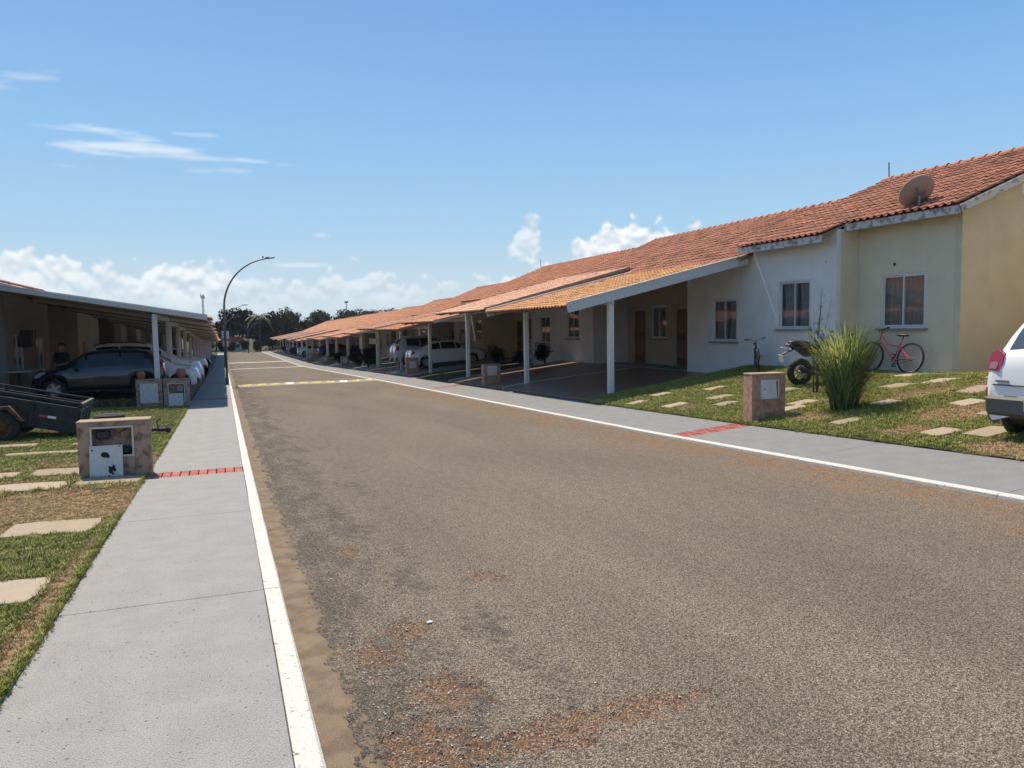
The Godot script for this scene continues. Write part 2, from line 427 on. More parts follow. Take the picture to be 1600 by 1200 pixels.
# ---------- ground ----------
func grid(xs: Array, zs: Array, height: Callable, tint: Callable):    # a sheet with smooth normals and a colour at each point
	var v = PackedVector3Array(); var c = PackedColorArray(); var ix = PackedInt32Array(); var nn = PackedVector3Array()
	var w = xs.size()
	for z in zs:
		for x in xs:
			v.append(P(x, height.call(x, z), z)); c.append(tint.call(x, z))
	nn.resize(v.size())
	for j in zs.size():
		for i in w:
			var a: Vector3 = v[j * w + mini(i + 1, w - 1)] - v[j * w + maxi(i - 1, 0)]
			var b: Vector3 = v[mini(j + 1, zs.size() - 1) * w + i] - v[maxi(j - 1, 0) * w + i]
			nn[j * w + i] = a.cross(b).normalized()
	for j in zs.size() - 1:
		for i in w - 1:
			var a = j * w + i
			for k in [a, a + w, a + 1, a + 1, a + w, a + w + 1]: ix.append(k)
	var arr = []; arr.resize(Mesh.ARRAY_MAX)
	arr[Mesh.ARRAY_VERTEX] = v; arr[Mesh.ARRAY_NORMAL] = nn; arr[Mesh.ARRAY_COLOR] = c; arr[Mesh.ARRAY_INDEX] = ix
	var m = ArrayMesh.new()
	m.add_surface_from_arrays(Mesh.PRIMITIVE_TRIANGLES, arr)
	return m
func steps(a, b, d):
	var out = []; var k = int(ceil((b - a) / d))
	for i in k + 1: out.append(lerpf(a, b, float(i) / k))
	return out
func grow(a, b, ratio, most := 99.0):
	var out = [a]
	while out[-1] < b: out.append(minf(b, out[-1] + minf(out[-1] * (ratio - 1.0), most)))
	return out
const PATCH := [[0.74, 4.15, 0.13, 0.22], [0.72, 3.05, 0.20, 0.24], [1.25, 2.95, 0.34, 0.14], [0.91, 6.5, 0.10, 0.2], [1.75, 5.25, 0.13, 0.14], [0.98, 4.45, 0.14, 0.16], [0.95, 3.55, 0.18, 0.2], [1.75, 3.0, 0.3, 0.1]]
func bare(x, z):                                        # 0..1: where the asphalt has worn through to red soil
	var b = -1.0
	for p in PATCH: b = maxf(b, 1.0 - Vector2((x - p[0]) / p[2], (z - p[1]) / p[3]).length())
	return smoothstep(-0.05, 0.28, b * 0.75 + n1.get_noise_2d(x * 22.0, z * 22.0) * 0.6 + n2.get_noise_2d(x * 80.0, z * 80.0) * 0.55)
func silt(x, z):                                        # 0..1: sand washed along the right kerb
	var d = 7.25 - x
	var wide = 0.95 + n1.get_noise_2d(z * 3.0, 7.0) * 0.5
	if z > 30.0: wide *= clampf((55.0 - z) / 25.0, 0.2, 1.0)
	return smoothstep(-0.35, 0.75, (1.0 - d / wide) + n1.get_noise_2d(x * 9.0, z * 3.0) * 0.9 + n2.get_noise_2d(x * 40.0, z * 14.0) * 0.3)
func road_y(x, z):
	var y = g(z) - 0.10 + 0.035 * (1.0 - pow((x - 3.9) / 3.4, 2.0))
	y += 0.055 * smoothstep(5.4, 7.2, x) - 0.034 * (1.0 - smoothstep(0.0, 0.03, x - 0.455 - 0.09 * n1.get_noise_2d(z * 4.0, 2.0) - 0.04 * n2.get_noise_2d(z * 22.0, x * 4.0)))
	if z < 16.0:
		y += n2.get_noise_2d(x * 30.0, z * 30.0) * 0.003 + n3.get_noise_2d(x * 41.0, z * 41.0) * 0.006
		if x < 2.6: y -= bare(x, z) * 0.012 - n1.get_noise_2d(x * 60.0, z * 60.0) * 0.006 * clampf((1.9 - x), 0.0, 1.0)
	return y
func road_c(x, z):
	var t = 1.0 + n1.get_noise_2d(x * 1.6, z * 0.4) * 0.12 + n1.get_noise_2d(x * 10.0, z * 6.0) * 0.07 + n3.get_noise_2d(x * 45.0, z * 45.0) * 0.12
	var dusty = clampf(0.5 + n2.get_noise_2d(x * 1.4 + 40.0, z * 0.45) * 0.7, 0.0, 1.0)
	var c = Color(0.37, 0.312, 0.258).lerp(Color(0.45, 0.388, 0.322), dusty) * t
	if x < 2.4:
		# ravelled strip: binder gone, dark coarse stone showing
		var rav = smoothstep(0.0, 0.5, (1.25 - x) * 0.7 + n1.get_noise_2d(x * 6.0, z * 2.5) * 0.8 + n2.get_noise_2d(x * 30.0, z * 30.0) * 0.6)
		c = c.lerp(Color(0.205, 0.175, 0.15) * (1.0 + n3.get_noise_2d(x * 70.0, z * 70.0) * 0.7), rav * 0.75)
	if x > 5.2: c = c.lerp(Color(0.50, 0.345, 0.22) * (1.0 + n3.get_noise_2d(x * 20.0, z * 12.0) * 0.25), silt(x, z) * 0.85)
	if x < 2.6 and z < 8.0: c = c.lerp(Color(0.43, 0.235, 0.13) * (0.9 + n3.get_noise_2d(x * 60.0, z * 60.0) * 0.6), bare(x, z) * 0.8)
	c.a = 1.0
	return c
func dry(x, z):                                         # 0 green .. 1 straw
	var s = 0.0
	var spots = [[-1.75, 9.5, 1.5, 1.5, 1.1], [-1.2, 12.6, 0.35, 1.4, 0.9], [-2.3, 12.9, 0.8, 0.7, 0.6], [-3.0, 11.2, 1.2, 0.5, 0.8], [-1.15, 5.4, 0.09, 3.0, 0.8], [-2.2, 8.3, 0.8, 0.3, 0.7], [10.7, 8.6, 1.0, 0.7, 0.9], [9.4, 8.4, 0.5, 0.5, 0.8], [9.1, 6.3, 0.5, 1.2, 1.0], [12.0, 10.4, 1.0, 0.6, 0.9], [11.3, 11.6, 0.8, 0.4, 0.7], [9.6, 10.6, 0.5, 0.6, 0.9], [13.2, 9.8, 1.2, 0.5, 0.8], [8.95, 17.3, 0.3, 0.5, 1.0], [9.3, 14.0, 0.5, 0.5, 0.5]]
	for p in spots: s = maxf(s, p[4] * smoothstep(0.0, 0.6, 1.0 - Vector2((x - p[0]) / p[2], (z - p[1]) / p[3]).length()))
	return clampf(s + n1.get_noise_2d(x * 7.0, z * 7.0) * 0.45 + n2.get_noise_2d(x * 25.0, z * 25.0) * 0.25, 0.0, 1.0)
func lawn_c(x, z):
	var c = Color(0.12, 0.125, 0.04).lerp(Color(0.48, 0.32, 0.17), dry(x, z)) * (1.0 + n3.get_noise_2d(x * 30, z * 30) * 0.3)
	c.a = 1.0
	return c
func setting():
	var E = func(x, z):
		var c = Color(0.20, 0.15, 0.09).lerp(Color(0.10, 0.12, 0.05), clampf(0.5 + n1.get_noise_2d(x * 0.4, z * 0.4), 0, 1)); c.a = 1.0; return c
	var low = func(x, z):
		var y = lot(clampf(x, -7.0, 15.0), minf(z, 160.0)) - 0.22
		return y - (0.4 if x > -1.0 and x < 9.0 else 0.0)
	var gx = [-900.0, -300.0, -120.0, -60.0, -30.0, -16.0, -9.0, -6.0, -3.0, -1.3, -0.9, 3.0, 8.4, 8.9, 10.0, 12.0, 14.1, 16.0, 24.0, 40.0, 80.0, 200.0, 500.0, 1200.0]
	struct(put("ground", grid(gx, steps(-40.0, 170.0, 3.0) + [200.0, 300.0, 500.0, 900.0, 1600.0], low, E), M.earth, null))
	# road, one sheet: close rows near the camera
	var rx = steps(0.40, 0.70, 0.015) + steps(0.733, 7.27, 0.033)
	var road = struct(put("road", grid(rx, grow(1.3, 42.0, 1.0085, 0.3), road_y, road_c), M.asphalt, null))
	put("road_surface", grid(steps(0.44, 7.27, 0.28), grow(42.0, 172.0, 1.02, 2.0), road_y, road_c), M.asphalt, road)
	put("road_surface", grid(steps(0.5, 7.27, 0.2), steps(-30.0, 1.3, 0.5), road_y, road_c), M.asphalt, road)
	var gut = func(x, z): return g(z) - 0.108 + (x - 0.3) * 0.03 + n2.get_noise_2d(x * 20, z * 20) * 0.002
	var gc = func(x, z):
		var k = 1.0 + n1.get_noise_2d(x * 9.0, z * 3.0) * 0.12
		var lip_shade = smoothstep(0.05, 0.3, n2.get_noise_2d(x * 3.0, z * 1.2) * 0.5 + (x - 0.50) * 3.0)  # ragged shade beside the asphalt lip, put into the gutter colour
		var c = Color(0.265, 0.20, 0.14).lerp(Color(0.18, 0.14, 0.105), lip_shade * 0.6) * k; c.a = 1.0; return c
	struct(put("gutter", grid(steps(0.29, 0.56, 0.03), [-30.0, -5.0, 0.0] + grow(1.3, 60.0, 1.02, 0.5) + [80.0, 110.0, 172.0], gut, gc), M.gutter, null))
	# kerbs and pavements in cast lengths, strips of red brick between plots
	for side in [0, 1]:
		var kerb = struct(thing0("kerb_right" if side else "kerb_left"))
		var walk = struct(thing0("sidewalk_right" if side else "sidewalk_left"))
		var kx0 = 7.25 if side else 0.195; var kx1 = 7.37 if side else 0.305
		var wx0 = 7.376 if side else -1.09; var wx1 = 8.80 if side else 0.189
		var z = -14.72
		var n = 0
		while z < 165.0:
			var far = z > 60.0
			var dz = 2.87
			var brick = absf(z - 11.12) < 0.1 or (n % 5 == 0 and z > 20.0 and z < 60.0)
			var st = mb()
			var off = 0.0 if not side else 0.12
			var za = z + 0.004; var zb = z + dz - 0.004
			var face = -0.2
			# kerb: top with a rounded street edge
			var prof = [[kx0, face], [kx0, -0.012 if side else 0.0], [kx0 + (0.012 if side else 0.0), 0.0], [kx1 - (0.0 if side else 0.012), 0.0], [kx1, -0.012 if not side else 0.0], [kx1, face]]
			for i in prof.size() - 1:
				var seg = 6 if z < 15.0 else 1
				for s in seg:
					var z0 = lerpf(za, zb, float(s) / seg); var z1 = lerpf(za, zb, float(s + 1) / seg)
					var wob = func(k, zz): return prof[k][0] + (n2.get_noise_2d(zz * 9.0, k * 3.0) * 0.006 if z < 15.0 else 0.0)
					quad(st, P(wob.call(i, z0), g(z0) + prof[i][1] + 0.004, z0), P(wob.call(i + 1, z0), g(z0) + prof[i + 1][1] + 0.004, z0), P(wob.call(i + 1, z1), g(z1) + prof[i + 1][1] + 0.004, z1), P(wob.call(i, z1), g(z1) + prof[i][1] + 0.004, z1))
			obj("kerbstone", st, M.kerb, kerb)
			var zs = za + (0.47 if brick else 0.0)
			st = mb()
			slab(st, P(wx0, g(zs), zs), P(wx1, g(zs) + off, zs), P(wx1, g(zb) + off, zb), P(wx0, g(zb), zb), Vector3(0, -0.12, 0))
			obj("pavement_slab", st, M.walk_right if side else M.walk, walk)
			if brick:
				var rows = 2; var cols = 11 if not side else 12
				var bw = (wx1 - wx0) / cols
				if z > 25.0: rows = 1
				for r in rows:
					for k in cols:
						st = mb()
						var xc = wx0 + (k + 0.5) * bw; var zc = za + 0.46 / rows * (r + 0.5)
						cbx(st, P(xc, g(zc) - 0.03 + off * (xc - wx0) / (wx1 - wx0) - 0.002 * ((k * 7 + r * 3) % 3), zc), Vector3(bw - 0.012, 0.06, 0.46 / rows - 0.014), 0.006)
						obj("brick", st, M.brick_red[(k * 5 + r * 2) % 3], walk)
			z += dz; n += 1
	# lawns: soil sheet, slabs let into it, and the grass itself
	var ly = func(x, z): return lot(x, z) + 0.012 + n1.get_noise_2d(x * 3.0, z * 3.0) * 0.02
	var edge_l = func(x, z): return ly.call(x, z)
	var lx = []
	for x in steps(-9.0, -3.0, 0.25) + steps(-2.9, -1.04, 0.07): lx.append(x)
	var left = struct(put("lawn_left", grid(lx, grow(2.0, 26.0, 1.02, 0.14), edge_l, lawn_c), M.earth, null))
	var right = struct(put("lawn_right", grid(steps(8.74, 14.95, 0.09), steps(2.0, 18.0, 0.09), ly, lawn_c), M.earth, null))
	var far_l = func(x, z): return lot(x, z) - 0.02
	var far_r = func(x, z): return lot(x, z) - 0.03
	struct(put("lawn_far_left", grid(steps(-6.6, -1.1, 0.5), steps(26.0, 160.0, 1.0), far_l, lawn_c), M.earth, null))
	struct(put("lawn_far_right", grid(steps(8.8, 14.2, 0.45), steps(18.0, 165.0, 0.6), far_r, lawn_c), M.earth, null))
	var sl = [[-2.33, 10.9, 0.80, 0.62, 0.05], [-1.45, 11.05, 0.78, 0.62, 0.0], [-3.0, 12.1, 0.6, 0.55, 0.0], [-2.15, 12.2, 0.85, 0.66, 0.02], [-1.58, 8.15, 0.78, 0.62, 0.08], [-2.5, 8.0, 0.7, 0.60, 0.0], [-1.62, 6.0, 0.78, 0.60, 0.05], [-2.7, 14.6, 1.5, 0.35, 0.0], [-2.2, 15.7, 0.9, 0.3, 0.1], [-2.4, 19.4, 0.9, 0.3, -0.2], [-2.2, 21.5, 0.8, 0.3, 0.0], [-3.6, 16.0, 0.7, 0.4, 0.0],
		[12.7, 11.6, 0.6, 0.55, 0.1], [13.3, 11.1, 0.6, 0.5, 0.0], [11.0, 10.3, 0.5, 0.45, 0.3], [9.5, 7.9, 0.45, 0.4, 0.2], [9.75, 7.35, 0.6, 0.45, 0.1], [12.4, 9.6, 0.8, 0.5, 0.0], [10.0, 11.6, 0.7, 0.4, 0.1], [10.6, 11.9, 0.6, 0.45, 0.0], [9.35, 14.5, 0.55, 0.4, 0.1], [10.1, 16.3, 0.5, 0.4, 0.1], [10.4, 14.3, 0.6, 0.45, 0.0], [9.9, 13.4, 0.55, 0.4, -0.1], [9.2, 15.9, 0.45, 0.4, 0.0], [11.2, 15.6, 0.6, 0.4, 0.0], [11.6, 13.6, 0.6, 0.45, 0.1], [11.4, 9.0, 0.5, 0.4, 0.2], [13.9, 10.2, 0.8, 0.5, 0.0], [9.55, 9.7, 0.5, 0.3, 0.2], [14.1, 12.6, 0.6, 0.5, 0.0], [12.6, 15.7, 0.7, 0.45, 0.0], [10.9, 8.1, 0.5, 0.4, 0.0]]
	var slabs = []
	for s in sl:
		var st = mb()
		var poly = PackedVector2Array()
		for q in [Vector2(1, -0.3), Vector2(1, 0.4), Vector2(0.9, 1), Vector2(0.2, 1.0), Vector2(-0.5, 1), Vector2(-1, 0.85), Vector2(-1, 0.1), Vector2(-0.95, -1), Vector2(-0.2, -1), Vector2(0.93, -1)]:
			poly.append(Vector2(q.x * s[2] * 0.5, q.y * s[3] * 0.5) * (1.0 + rng.randf_range(-0.06, 0.05)))
		var gx0 = (lot(s[0] + 0.3, s[1]) - lot(s[0] - 0.3, s[1])) / 0.6; var gz0 = (lot(s[0], s[1] + 0.3) - lot(s[0], s[1] - 0.3)) / 0.6
		var nrm = Vector3(-gx0, 1, gz0).normalized()
		var ax = Vector3(cos(s[4]), 0, sin(s[4])); ax = (ax - nrm * ax.dot(nrm)).normalized()
		prism(st, poly, 0.05, Transform3D(Basis(ax, nrm.cross(ax), nrm), P(s[0], lot(s[0], s[1]) - 0.022, s[1])))
		obj("paving_slab", st, M.slab[rng.randi() % 3], left if s[0] < 0 else right)
		slabs.append(s)
	grass(slabs)
	loose()
func loose():
	# grit along the broken left edge of the asphalt, dry scraps on the pavement
	var st = mb()
	for f in [[0, 1, 2], [0, 2, 3], [0, 3, 4], [0, 4, 1], [5, 2, 1], [5, 3, 2], [5, 4, 3], [5, 1, 4]]:
		var v = [Vector3(0.1, 0.8, 0), Vector3(1, 0.1, 0.2), Vector3(0.1, 0, 1.1), Vector3(-0.9, 0.15, 0.1), Vector3(0, 0.05, -0.9), Vector3(0, -0.6, 0)]
		tri(st, v[f[0]], v[f[1]], v[f[2]])
	var stone = mesh_of(st)
	var xf = []; var cols = []
	for k in 16000:
		var z = 2.4 + 11.0 * pow(rng.randf(), 2.0)
		var x = 0.60 + absf(rng.randfn(0, 0.38))
		if k % 4 == 0: x = rng.randf_range(0.6, 7.2)
		if k % 5 == 1:
			var p = PATCH[rng.randi() % PATCH.size()]
			x = p[0] + rng.randfn(0, p[2] * 0.6); z = p[1] + rng.randfn(0, p[3] * 0.7)
		if x < 0.58 or x > 7.2: continue
		var s = 0.0022 + 0.0055 * pow(rng.randf(), 3.0)
		var c = [Color(0.30, 0.25, 0.21), Color(0.42, 0.33, 0.26), Color(0.17, 0.14, 0.12), Color(0.5, 0.45, 0.4)][rng.randi() % 4] * rng.randf_range(0.7, 1.2); c.a = 1.0
		xf.append(Transform3D(Basis(Vector3.UP, rng.randf() * TAU).scaled(Vector3(s, s * rng.randf_range(0.5, 1.0), s * rng.randf_range(0.7, 1.3))), P(x, road_y(x, z) + s * 0.2, z))); cols.append(c)
	tag(multi("grit", stone, M.grit, xf, cols, null), "loose grit scattered along the broken asphalt edge", "gravel")
	xf = []; cols = []
	for k in 90:
		var z = 2.0 + 16.0 * pow(rng.randf(), 1.6); var x = rng.randf_range(-1.05, 0.15)
		var s = rng.randf_range(0.002, 0.007)
		xf.append(Transform3D(Basis(Vector3.UP, rng.randf() * TAU).scaled(Vector3(s * 1.6, s * 0.25, s * 0.6)), P(x, g(z) + 0.001, z))); cols.append(Color(0.10, 0.08, 0.06) * rng.randf_range(0.6, 2.0))
	tag(multi("dry_scraps", stone, M.grit, xf, cols, null), "tiny dry leaf scraps on the left pavement", "litter")
func thing0(called):
	var o = Node3D.new(); o.name = numbered(called); add_child(o); return o
func tuft(seed_, n, h, spread):
	var r = RandomNumberGenerator.new(); r.seed = seed_
	var st = mb()
	for k in n:
		var a = r.randf() * TAU; var o = Vector3(r.randf_range(-1, 1), 0, r.randf_range(-1, 1)) * spread
		var d = Vector3(cos(a), 0, sin(a)); var s = Vector3(-d.z, 0, d.x) * r.randf_range(0.0016, 0.003)
		var hh = h * r.randf_range(0.6, 1.2); var lean = r.randf_range(0.2, 0.9) * hh
		var mid = o + d * lean * 0.35 + Vector3(0, hh * 0.65, 0)
		quad(st, o - s, o + s, mid + s * 0.8, mid - s * 0.8)
		tri(st, mid - s * 0.8, mid + s * 0.8, o + d * lean + Vector3(0, hh, 0))
	return mesh_of(st)
func grass(slabs):
	var kinds = [tuft(1, 9, 0.020, 0.02), tuft(2, 10, 0.028, 0.024), tuft(3, 7, 0.05, 0.02)]
	var xf = [[], [], []]; var cols = [[], [], []]
	var place = func(x, z, big):
		for s in slabs:
			if absf(x - s[0]) < s[2] * 0.47 and absf(z - s[1]) < s[3] * 0.46: return
		var d = dry(x, z)
		if d > 0.55 and rng.randf() < (d - 0.4) * 1.1: return
		var k = 0 if d > 0.5 else (1 if rng.randf() < 0.85 else 2)
		var c = Color(0.25, 0.275, 0.045).lerp(Color(0.58, 0.42, 0.21), clampf(d * 1.25 + rng.randf_range(-0.2, 0.2), 0, 1)) * rng.randf_range(0.7, 1.25)
		c.a = 1.0
		var b = Basis(Vector3.UP, rng.randf() * TAU) * Basis(Vector3.RIGHT, rng.randf_range(-0.2, 0.2))
		xf[k].append(Transform3D(b.scaled(Vector3.ONE * big * rng.randf_range(0.7, 1.3)), P(x, lot(x, z) + 0.008 + n1.get_noise_2d(x * 3.0, z * 3.0) * 0.02, z)))
		cols[k].append(c)
	var z = 3.6
	while z < 26.0:                                      # left, as far out as the frame shows and a step more
		var dz = 0.02 * maxf(1.0, z / 8.0)
		var x0 = maxf(-0.30 * z - 0.4, -7.0)
		var n = int((-1.06 - x0) / (0.034 * maxf(1.0, z / 9.0)))
		for k in n: place.call(lerpf(x0, -1.05 + n2.get_noise_2d(z * 12.0, 1.0) * 0.04, rng.randf()), z + rng.randf() * dz, 1.0 if z < 10 else 1.25)
		z += dz
	z = 5.0
	while z < 18.0:
		for k in 150: place.call(lerpf(8.74 + n2.get_noise_2d(z * 9.0, 5.0) * 0.07, 14.9 if z < 14.8 else 14.15, rng.randf()), z + rng.randf() * 0.03, 1.3)
		z += 0.031
	# ragged fringe along both pavements
	for i in 1200:
		var zz = rng.randf_range(4.0, 24.0)
		place.call(-1.07 + absf(rng.randfn(0, 0.02)) - 0.01, zz, 1.1)
	for k in 3: tag(multi("grass", kinds[k], M.blade, xf[k], cols[k], null), ["short straw and green turf on the front lawns", "mown green grass growing on the front lawns", "longer green grass blades scattered over the lawns"][k], "grass")
func cracks(road):
	var m = mat(lin(0.07, 0.06, 0.052), 0.95)
	for q in [[2.2, 6.0, 1.35, 3.6], [4.4, 4.6, 0.4, 2.6], [5.4, 9.0, 2.6, 3.2], [1.2, 9.5, 1.5, 4.5], [3.4, 13.0, 0.1, 3.4], [3.0, 3.6, 2.9, 1.4], [6.0, 12.5, 1.9, 3.5]]:
		var st = mb(); var p = Vector2(q[0], q[1]); var a = q[2]; var l = 0.0
		var r = RandomNumberGenerator.new(); r.seed = int(q[0] * 100)
		while l < q[3]:
			var s = r.randf_range(0.03, 0.09); a += r.randfn(0, 0.28) - (a - q[2]) * 0.12
			var e = p + Vector2(cos(a), sin(a)) * s
			if e.x < 0.7 or e.x > 7.0: break
			var w = Vector2(-sin(a), cos(a)) * 0.0022 * r.randf_range(0.3, 1.5)
			var f = func(v): return P(v.x, road_y(v.x, v.y) + 0.0035, v.y)
			quad(st, f.call(p - w), f.call(p + w), f.call(e + w), f.call(e - w))
			p = e; l += s
		obj("crack", st, m, road)

# ---------- buildings ----------
const TW := 0.205
const TV := 0.36
var tile_mesh: Mesh
var cap_mesh: Mesh
func make_tiles():
	var st = mb()
	st.set_smooth_group(1)
	var pr = [[0.0, 0.0], [0.012, 0.030], [0.038, 0.050], [0.070, 0.050], [0.098, 0.028], [0.112, 0.008], [0.160, 0.0], [0.207, 0.006]]
	for i in pr.size() - 1:
		var a = pr[i]; var b = pr[i + 1]
		quad(st, Vector3(a[0], a[1] + 0.022, 0), Vector3(b[0], b[1] + 0.022, 0), Vector3(b[0], b[1] - 0.006, 0.42), Vector3(a[0], a[1] - 0.006, 0.42))
	st.set_smooth_group(-1)
	for i in pr.size() - 1:
		var a = pr[i]; var b = pr[i + 1]
		quad(st, Vector3(a[0], a[1] + 0.022, 0), Vector3(b[0], b[1] + 0.022, 0), Vector3(b[0], b[1] + 0.006, 0.002), Vector3(a[0], a[1] + 0.006, 0.002))
	tile_mesh = mesh_of(st)
	st = mb(); st.set_smooth_group(1)
	for i in 8:
		var a = PI * i / 8.0; var b = PI * (i + 1) / 8.0
		quad(st, Vector3(cos(a) * 0.11, sin(a) * 0.09 + 0.025, 0), Vector3(cos(b) * 0.11, sin(b) * 0.09 + 0.025, 0), Vector3(cos(b) * 0.095, sin(b) * 0.08, 0.40), Vector3(cos(a) * 0.095, sin(a) * 0.08, 0.40))
		tri(st, Vector3(cos(a) * 0.11, sin(a) * 0.09 + 0.025, 0), Vector3(cos(b) * 0.11, sin(b) * 0.09 + 0.025, 0), Vector3(0, 0, 0))
	cap_mesh = mesh_of(st)
func tile_field(parent, s, z0, z1, x0, y0, x1, y1, tone: Color, wear: float, single := 0):
	# rows of S-tiles from the eave (x0, y0) up to (x1, y1)
	var v = Vector3(x1 - x0, y1 - y0, 0); var L = v.length(); v /= L
	var nr = Vector3(-v.y, v.x, 0) * (1.0 if s > 0 else -1.0)
	if nr.y < 0: nr = -nr
	var u = nr.cross(v).normalized()
	var nu = int((z1 - z0) / TW); var nv = int(ceil((L - 0.04) / TV))
	var o = Vector3(x0, y0, -(z0 if u.z < 0 else z1)) + nr * 0.03
	var xf = []; var cols = []
	for j in nv:
		for i in nu:
			var p = o + u * (i * TW + (z1 - z0 - nu * TW) * 0.5) + v * (j * TV)
			var k = n1.get_noise_2d(p.z * 3.5, j * 1.2 + x0) * 0.5 + n2.get_noise_2d(p.z * 11.0, j * 4.0) * 0.5
			var c = tone * (rng.randf_range(0.80, 1.16) if rng.randf() > 0.03 else rng.randf_range(0.45, 0.7)) * (1.0 - wear * clampf(k * 1.4 + 0.25, 0.0, 0.8))
			c.a = 1.0
			var b = Basis(u, nr, v)
			b = b * Basis(Vector3.UP, rng.randfn(0, 0.008)) * Basis(Vector3.RIGHT, rng.randfn(0, 0.008))
			xf.append(Transform3D(b, p + nr * rng.randf_range(-0.004, 0.004))); cols.append(c)
	if single > 0:
		# the nearest tiles one by one, lower rows first
		var mats = []
		for k in 6:
			var m = M.tile.duplicate(); m.vertex_color_use_as_albedo = false
			m.albedo_color = (tone * [0.62, 0.75, 0.86, 0.95, 1.05, 1.15][k]).linear_to_srgb(); m.albedo_color.a = 1.0
			mats.append(m)
		for i in mini(single, xf.size()):
			var lum = cols[i].r / tone.r
			var o2 = put("roof_tile", tile_mesh, mats[clampi(int((lum - 0.55) / 0.11), 0, 5)], parent)
			o2.transform = xf[i]
		xf = xf.slice(single); cols = cols.slice(single)
	if xf.size() > 0: multi("roof_tiles", tile_mesh, M.tile, xf, cols, parent)
func ridge(parent, z0, z1, x, y, tone: Color, single: bool):
	var n = int((z1 - z0) / 0.36); var xf = []; var cols = []
	for i in n:
		var c = tone * rng.randf_range(0.75, 1.15); c.a = 1.0
		xf.append(Transform3D(Basis(Vector3.RIGHT, Vector3.UP, Vector3.FORWARD) * Basis(Vector3.RIGHT, rng.randfn(0, 0.015)), P(x, y, z0 + i * (z1 - z0) / n))); cols.append(c)
	if single:
		var m = M.tile.duplicate(); m.vertex_color_use_as_albedo = false; m.albedo_color = tone.linear_to_srgb()
		for i in n:
			var o = put("ridge_tile", cap_mesh, m, parent); o.transform = xf[i]
	else: multi("ridge_tiles", cap_mesh, M.tile, xf, cols, parent)
func wall_x(parent, called, x, inward, z0, z1, y0, y1, m, hole = null, th := 0.14):
	var st = mb()
	var xc = x + inward * th * 0.5
	var seg = func(za, zb, ya, yb):
		if zb - za > 0.001 and yb - ya > 0.001: bx(st, P(xc, (ya + yb) / 2, (za + zb) / 2), Vector3(th, yb - ya, zb - za))
	if hole == null: seg.call(z0, z1, y0, y1)
	else:
		seg.call(z0, hole[0], y0, y1); seg.call(hole[1], z1, y0, y1)
		seg.call(hole[0], hole[1], y0, hole[2]); seg.call(hole[0], hole[1], hole[3], y1)
	return obj(called, st, m, parent)
func window(parent, x, inward, za, zb, ya, yb, curtain, label = ""):
	# aluminium slider in its opening: frame, two sashes with panes, sill, curtain, dark room behind
	var st = mb()
	var xf0 = x + inward * 0.05
	var zc = (za + zb) / 2; var yc = (ya + yb) / 2
	for k in [za + 0.02, zb - 0.02]: bx(st, P(xf0, yc, k), Vector3(0.07, yb - ya, 0.04))
	for k in [ya + 0.02, yb - 0.02]: bx(st, P(xf0, k, zc), Vector3(0.066, 0.04, zb - za - 0.08))
	for q in [[za + 0.04, zc + 0.02, -0.012], [zc - 0.02, zb - 0.04, 0.012]]:
		for k in [q[0] + 0.018, q[1] - 0.018]: bx(st, P(xf0 + q[2], yc, k), Vector3(0.02, yb - ya - 0.085, 0.036))
		for k in [ya + 0.06, yb - 0.06]: bx(st, P(xf0 + q[2], k, (q[0] + q[1]) / 2), Vector3(0.018, 0.036, q[1] - q[0] - 0.075))
	var w = obj("window", st, M.alu, parent)
	for q in [[za + 0.05, zc, -0.012], [zc, zb - 0.05, 0.012]]:
		st = mb()
		bx(st, P(xf0 + q[2], yc, (q[0] + q[1]) / 2), Vector3(0.004, yb - ya - 0.1, q[1] - q[0]))
		obj("pane", st, M.glass, w)
	st = mb()
	cbx(st, P(x - inward * 0.02, ya - 0.025, zc), Vector3(0.14, 0.046, zb - za + 0.14), 0.006)
	obj("sill", st, M.sill, w)
	for q in [[za + 0.02, zc - 0.01 + 0.1 * rng.randf_range(-1, 0.2)], [zc + 0.02, zb - 0.02]]:
		st = mb(); st.set_smooth_group(1)
		var n = 22; var ph = rng.randf() * 9.0; var sweep = rng.randf_range(0.0, 0.28)
		for k in n:
			for h in 6:
				var f = func(kk, hh):
					var u = float(kk) / n; var v = float(hh) / 6.0
					var zz = lerpf(q[0], q[1], u * (1.0 - sweep * sin(v * PI) * u))
					return P(x + inward * (0.17 + 0.022 * sin(u * 26.0 + ph + v) + 0.01 * sin(u * 61.0)), lerpf(ya + 0.01, yb - 0.02, v), zz)
				quad(st, f.call(k, h), f.call(k + 1, h), f.call(k + 1, h + 1), f.call(k, h + 1))
		obj("curtain", st, curtain, w)
	if label != "": w.set_meta("label", label)
	return w
func door(parent, x, inward, za, zb, y0, h, m):
	var st = mb()
	cbx(st, P(x + inward * 0.05, y0 + h / 2, (za + zb) / 2), Vector3(0.04, h - 0.01, zb - za - 0.01), 0.004)
	for k in [0.3, 0.75]: cbx(st, P(x + inward * 0.028, y0 + h * k, (za + zb) / 2), Vector3(0.012, h * 0.32, (zb - za) * 0.62), 0.004)
	var d = obj("door", st, m, parent)
	st = mb()
	tube(st, [P(x + inward * 0.03, y0 + 1.02, za + 0.08), P(x - inward * 0.03, y0 + 1.02, za + 0.08), P(x - inward * 0.03, y0 + 1.02, za + 0.19)], 0.01, 6)
	obj("handle", st, M.steel, d)
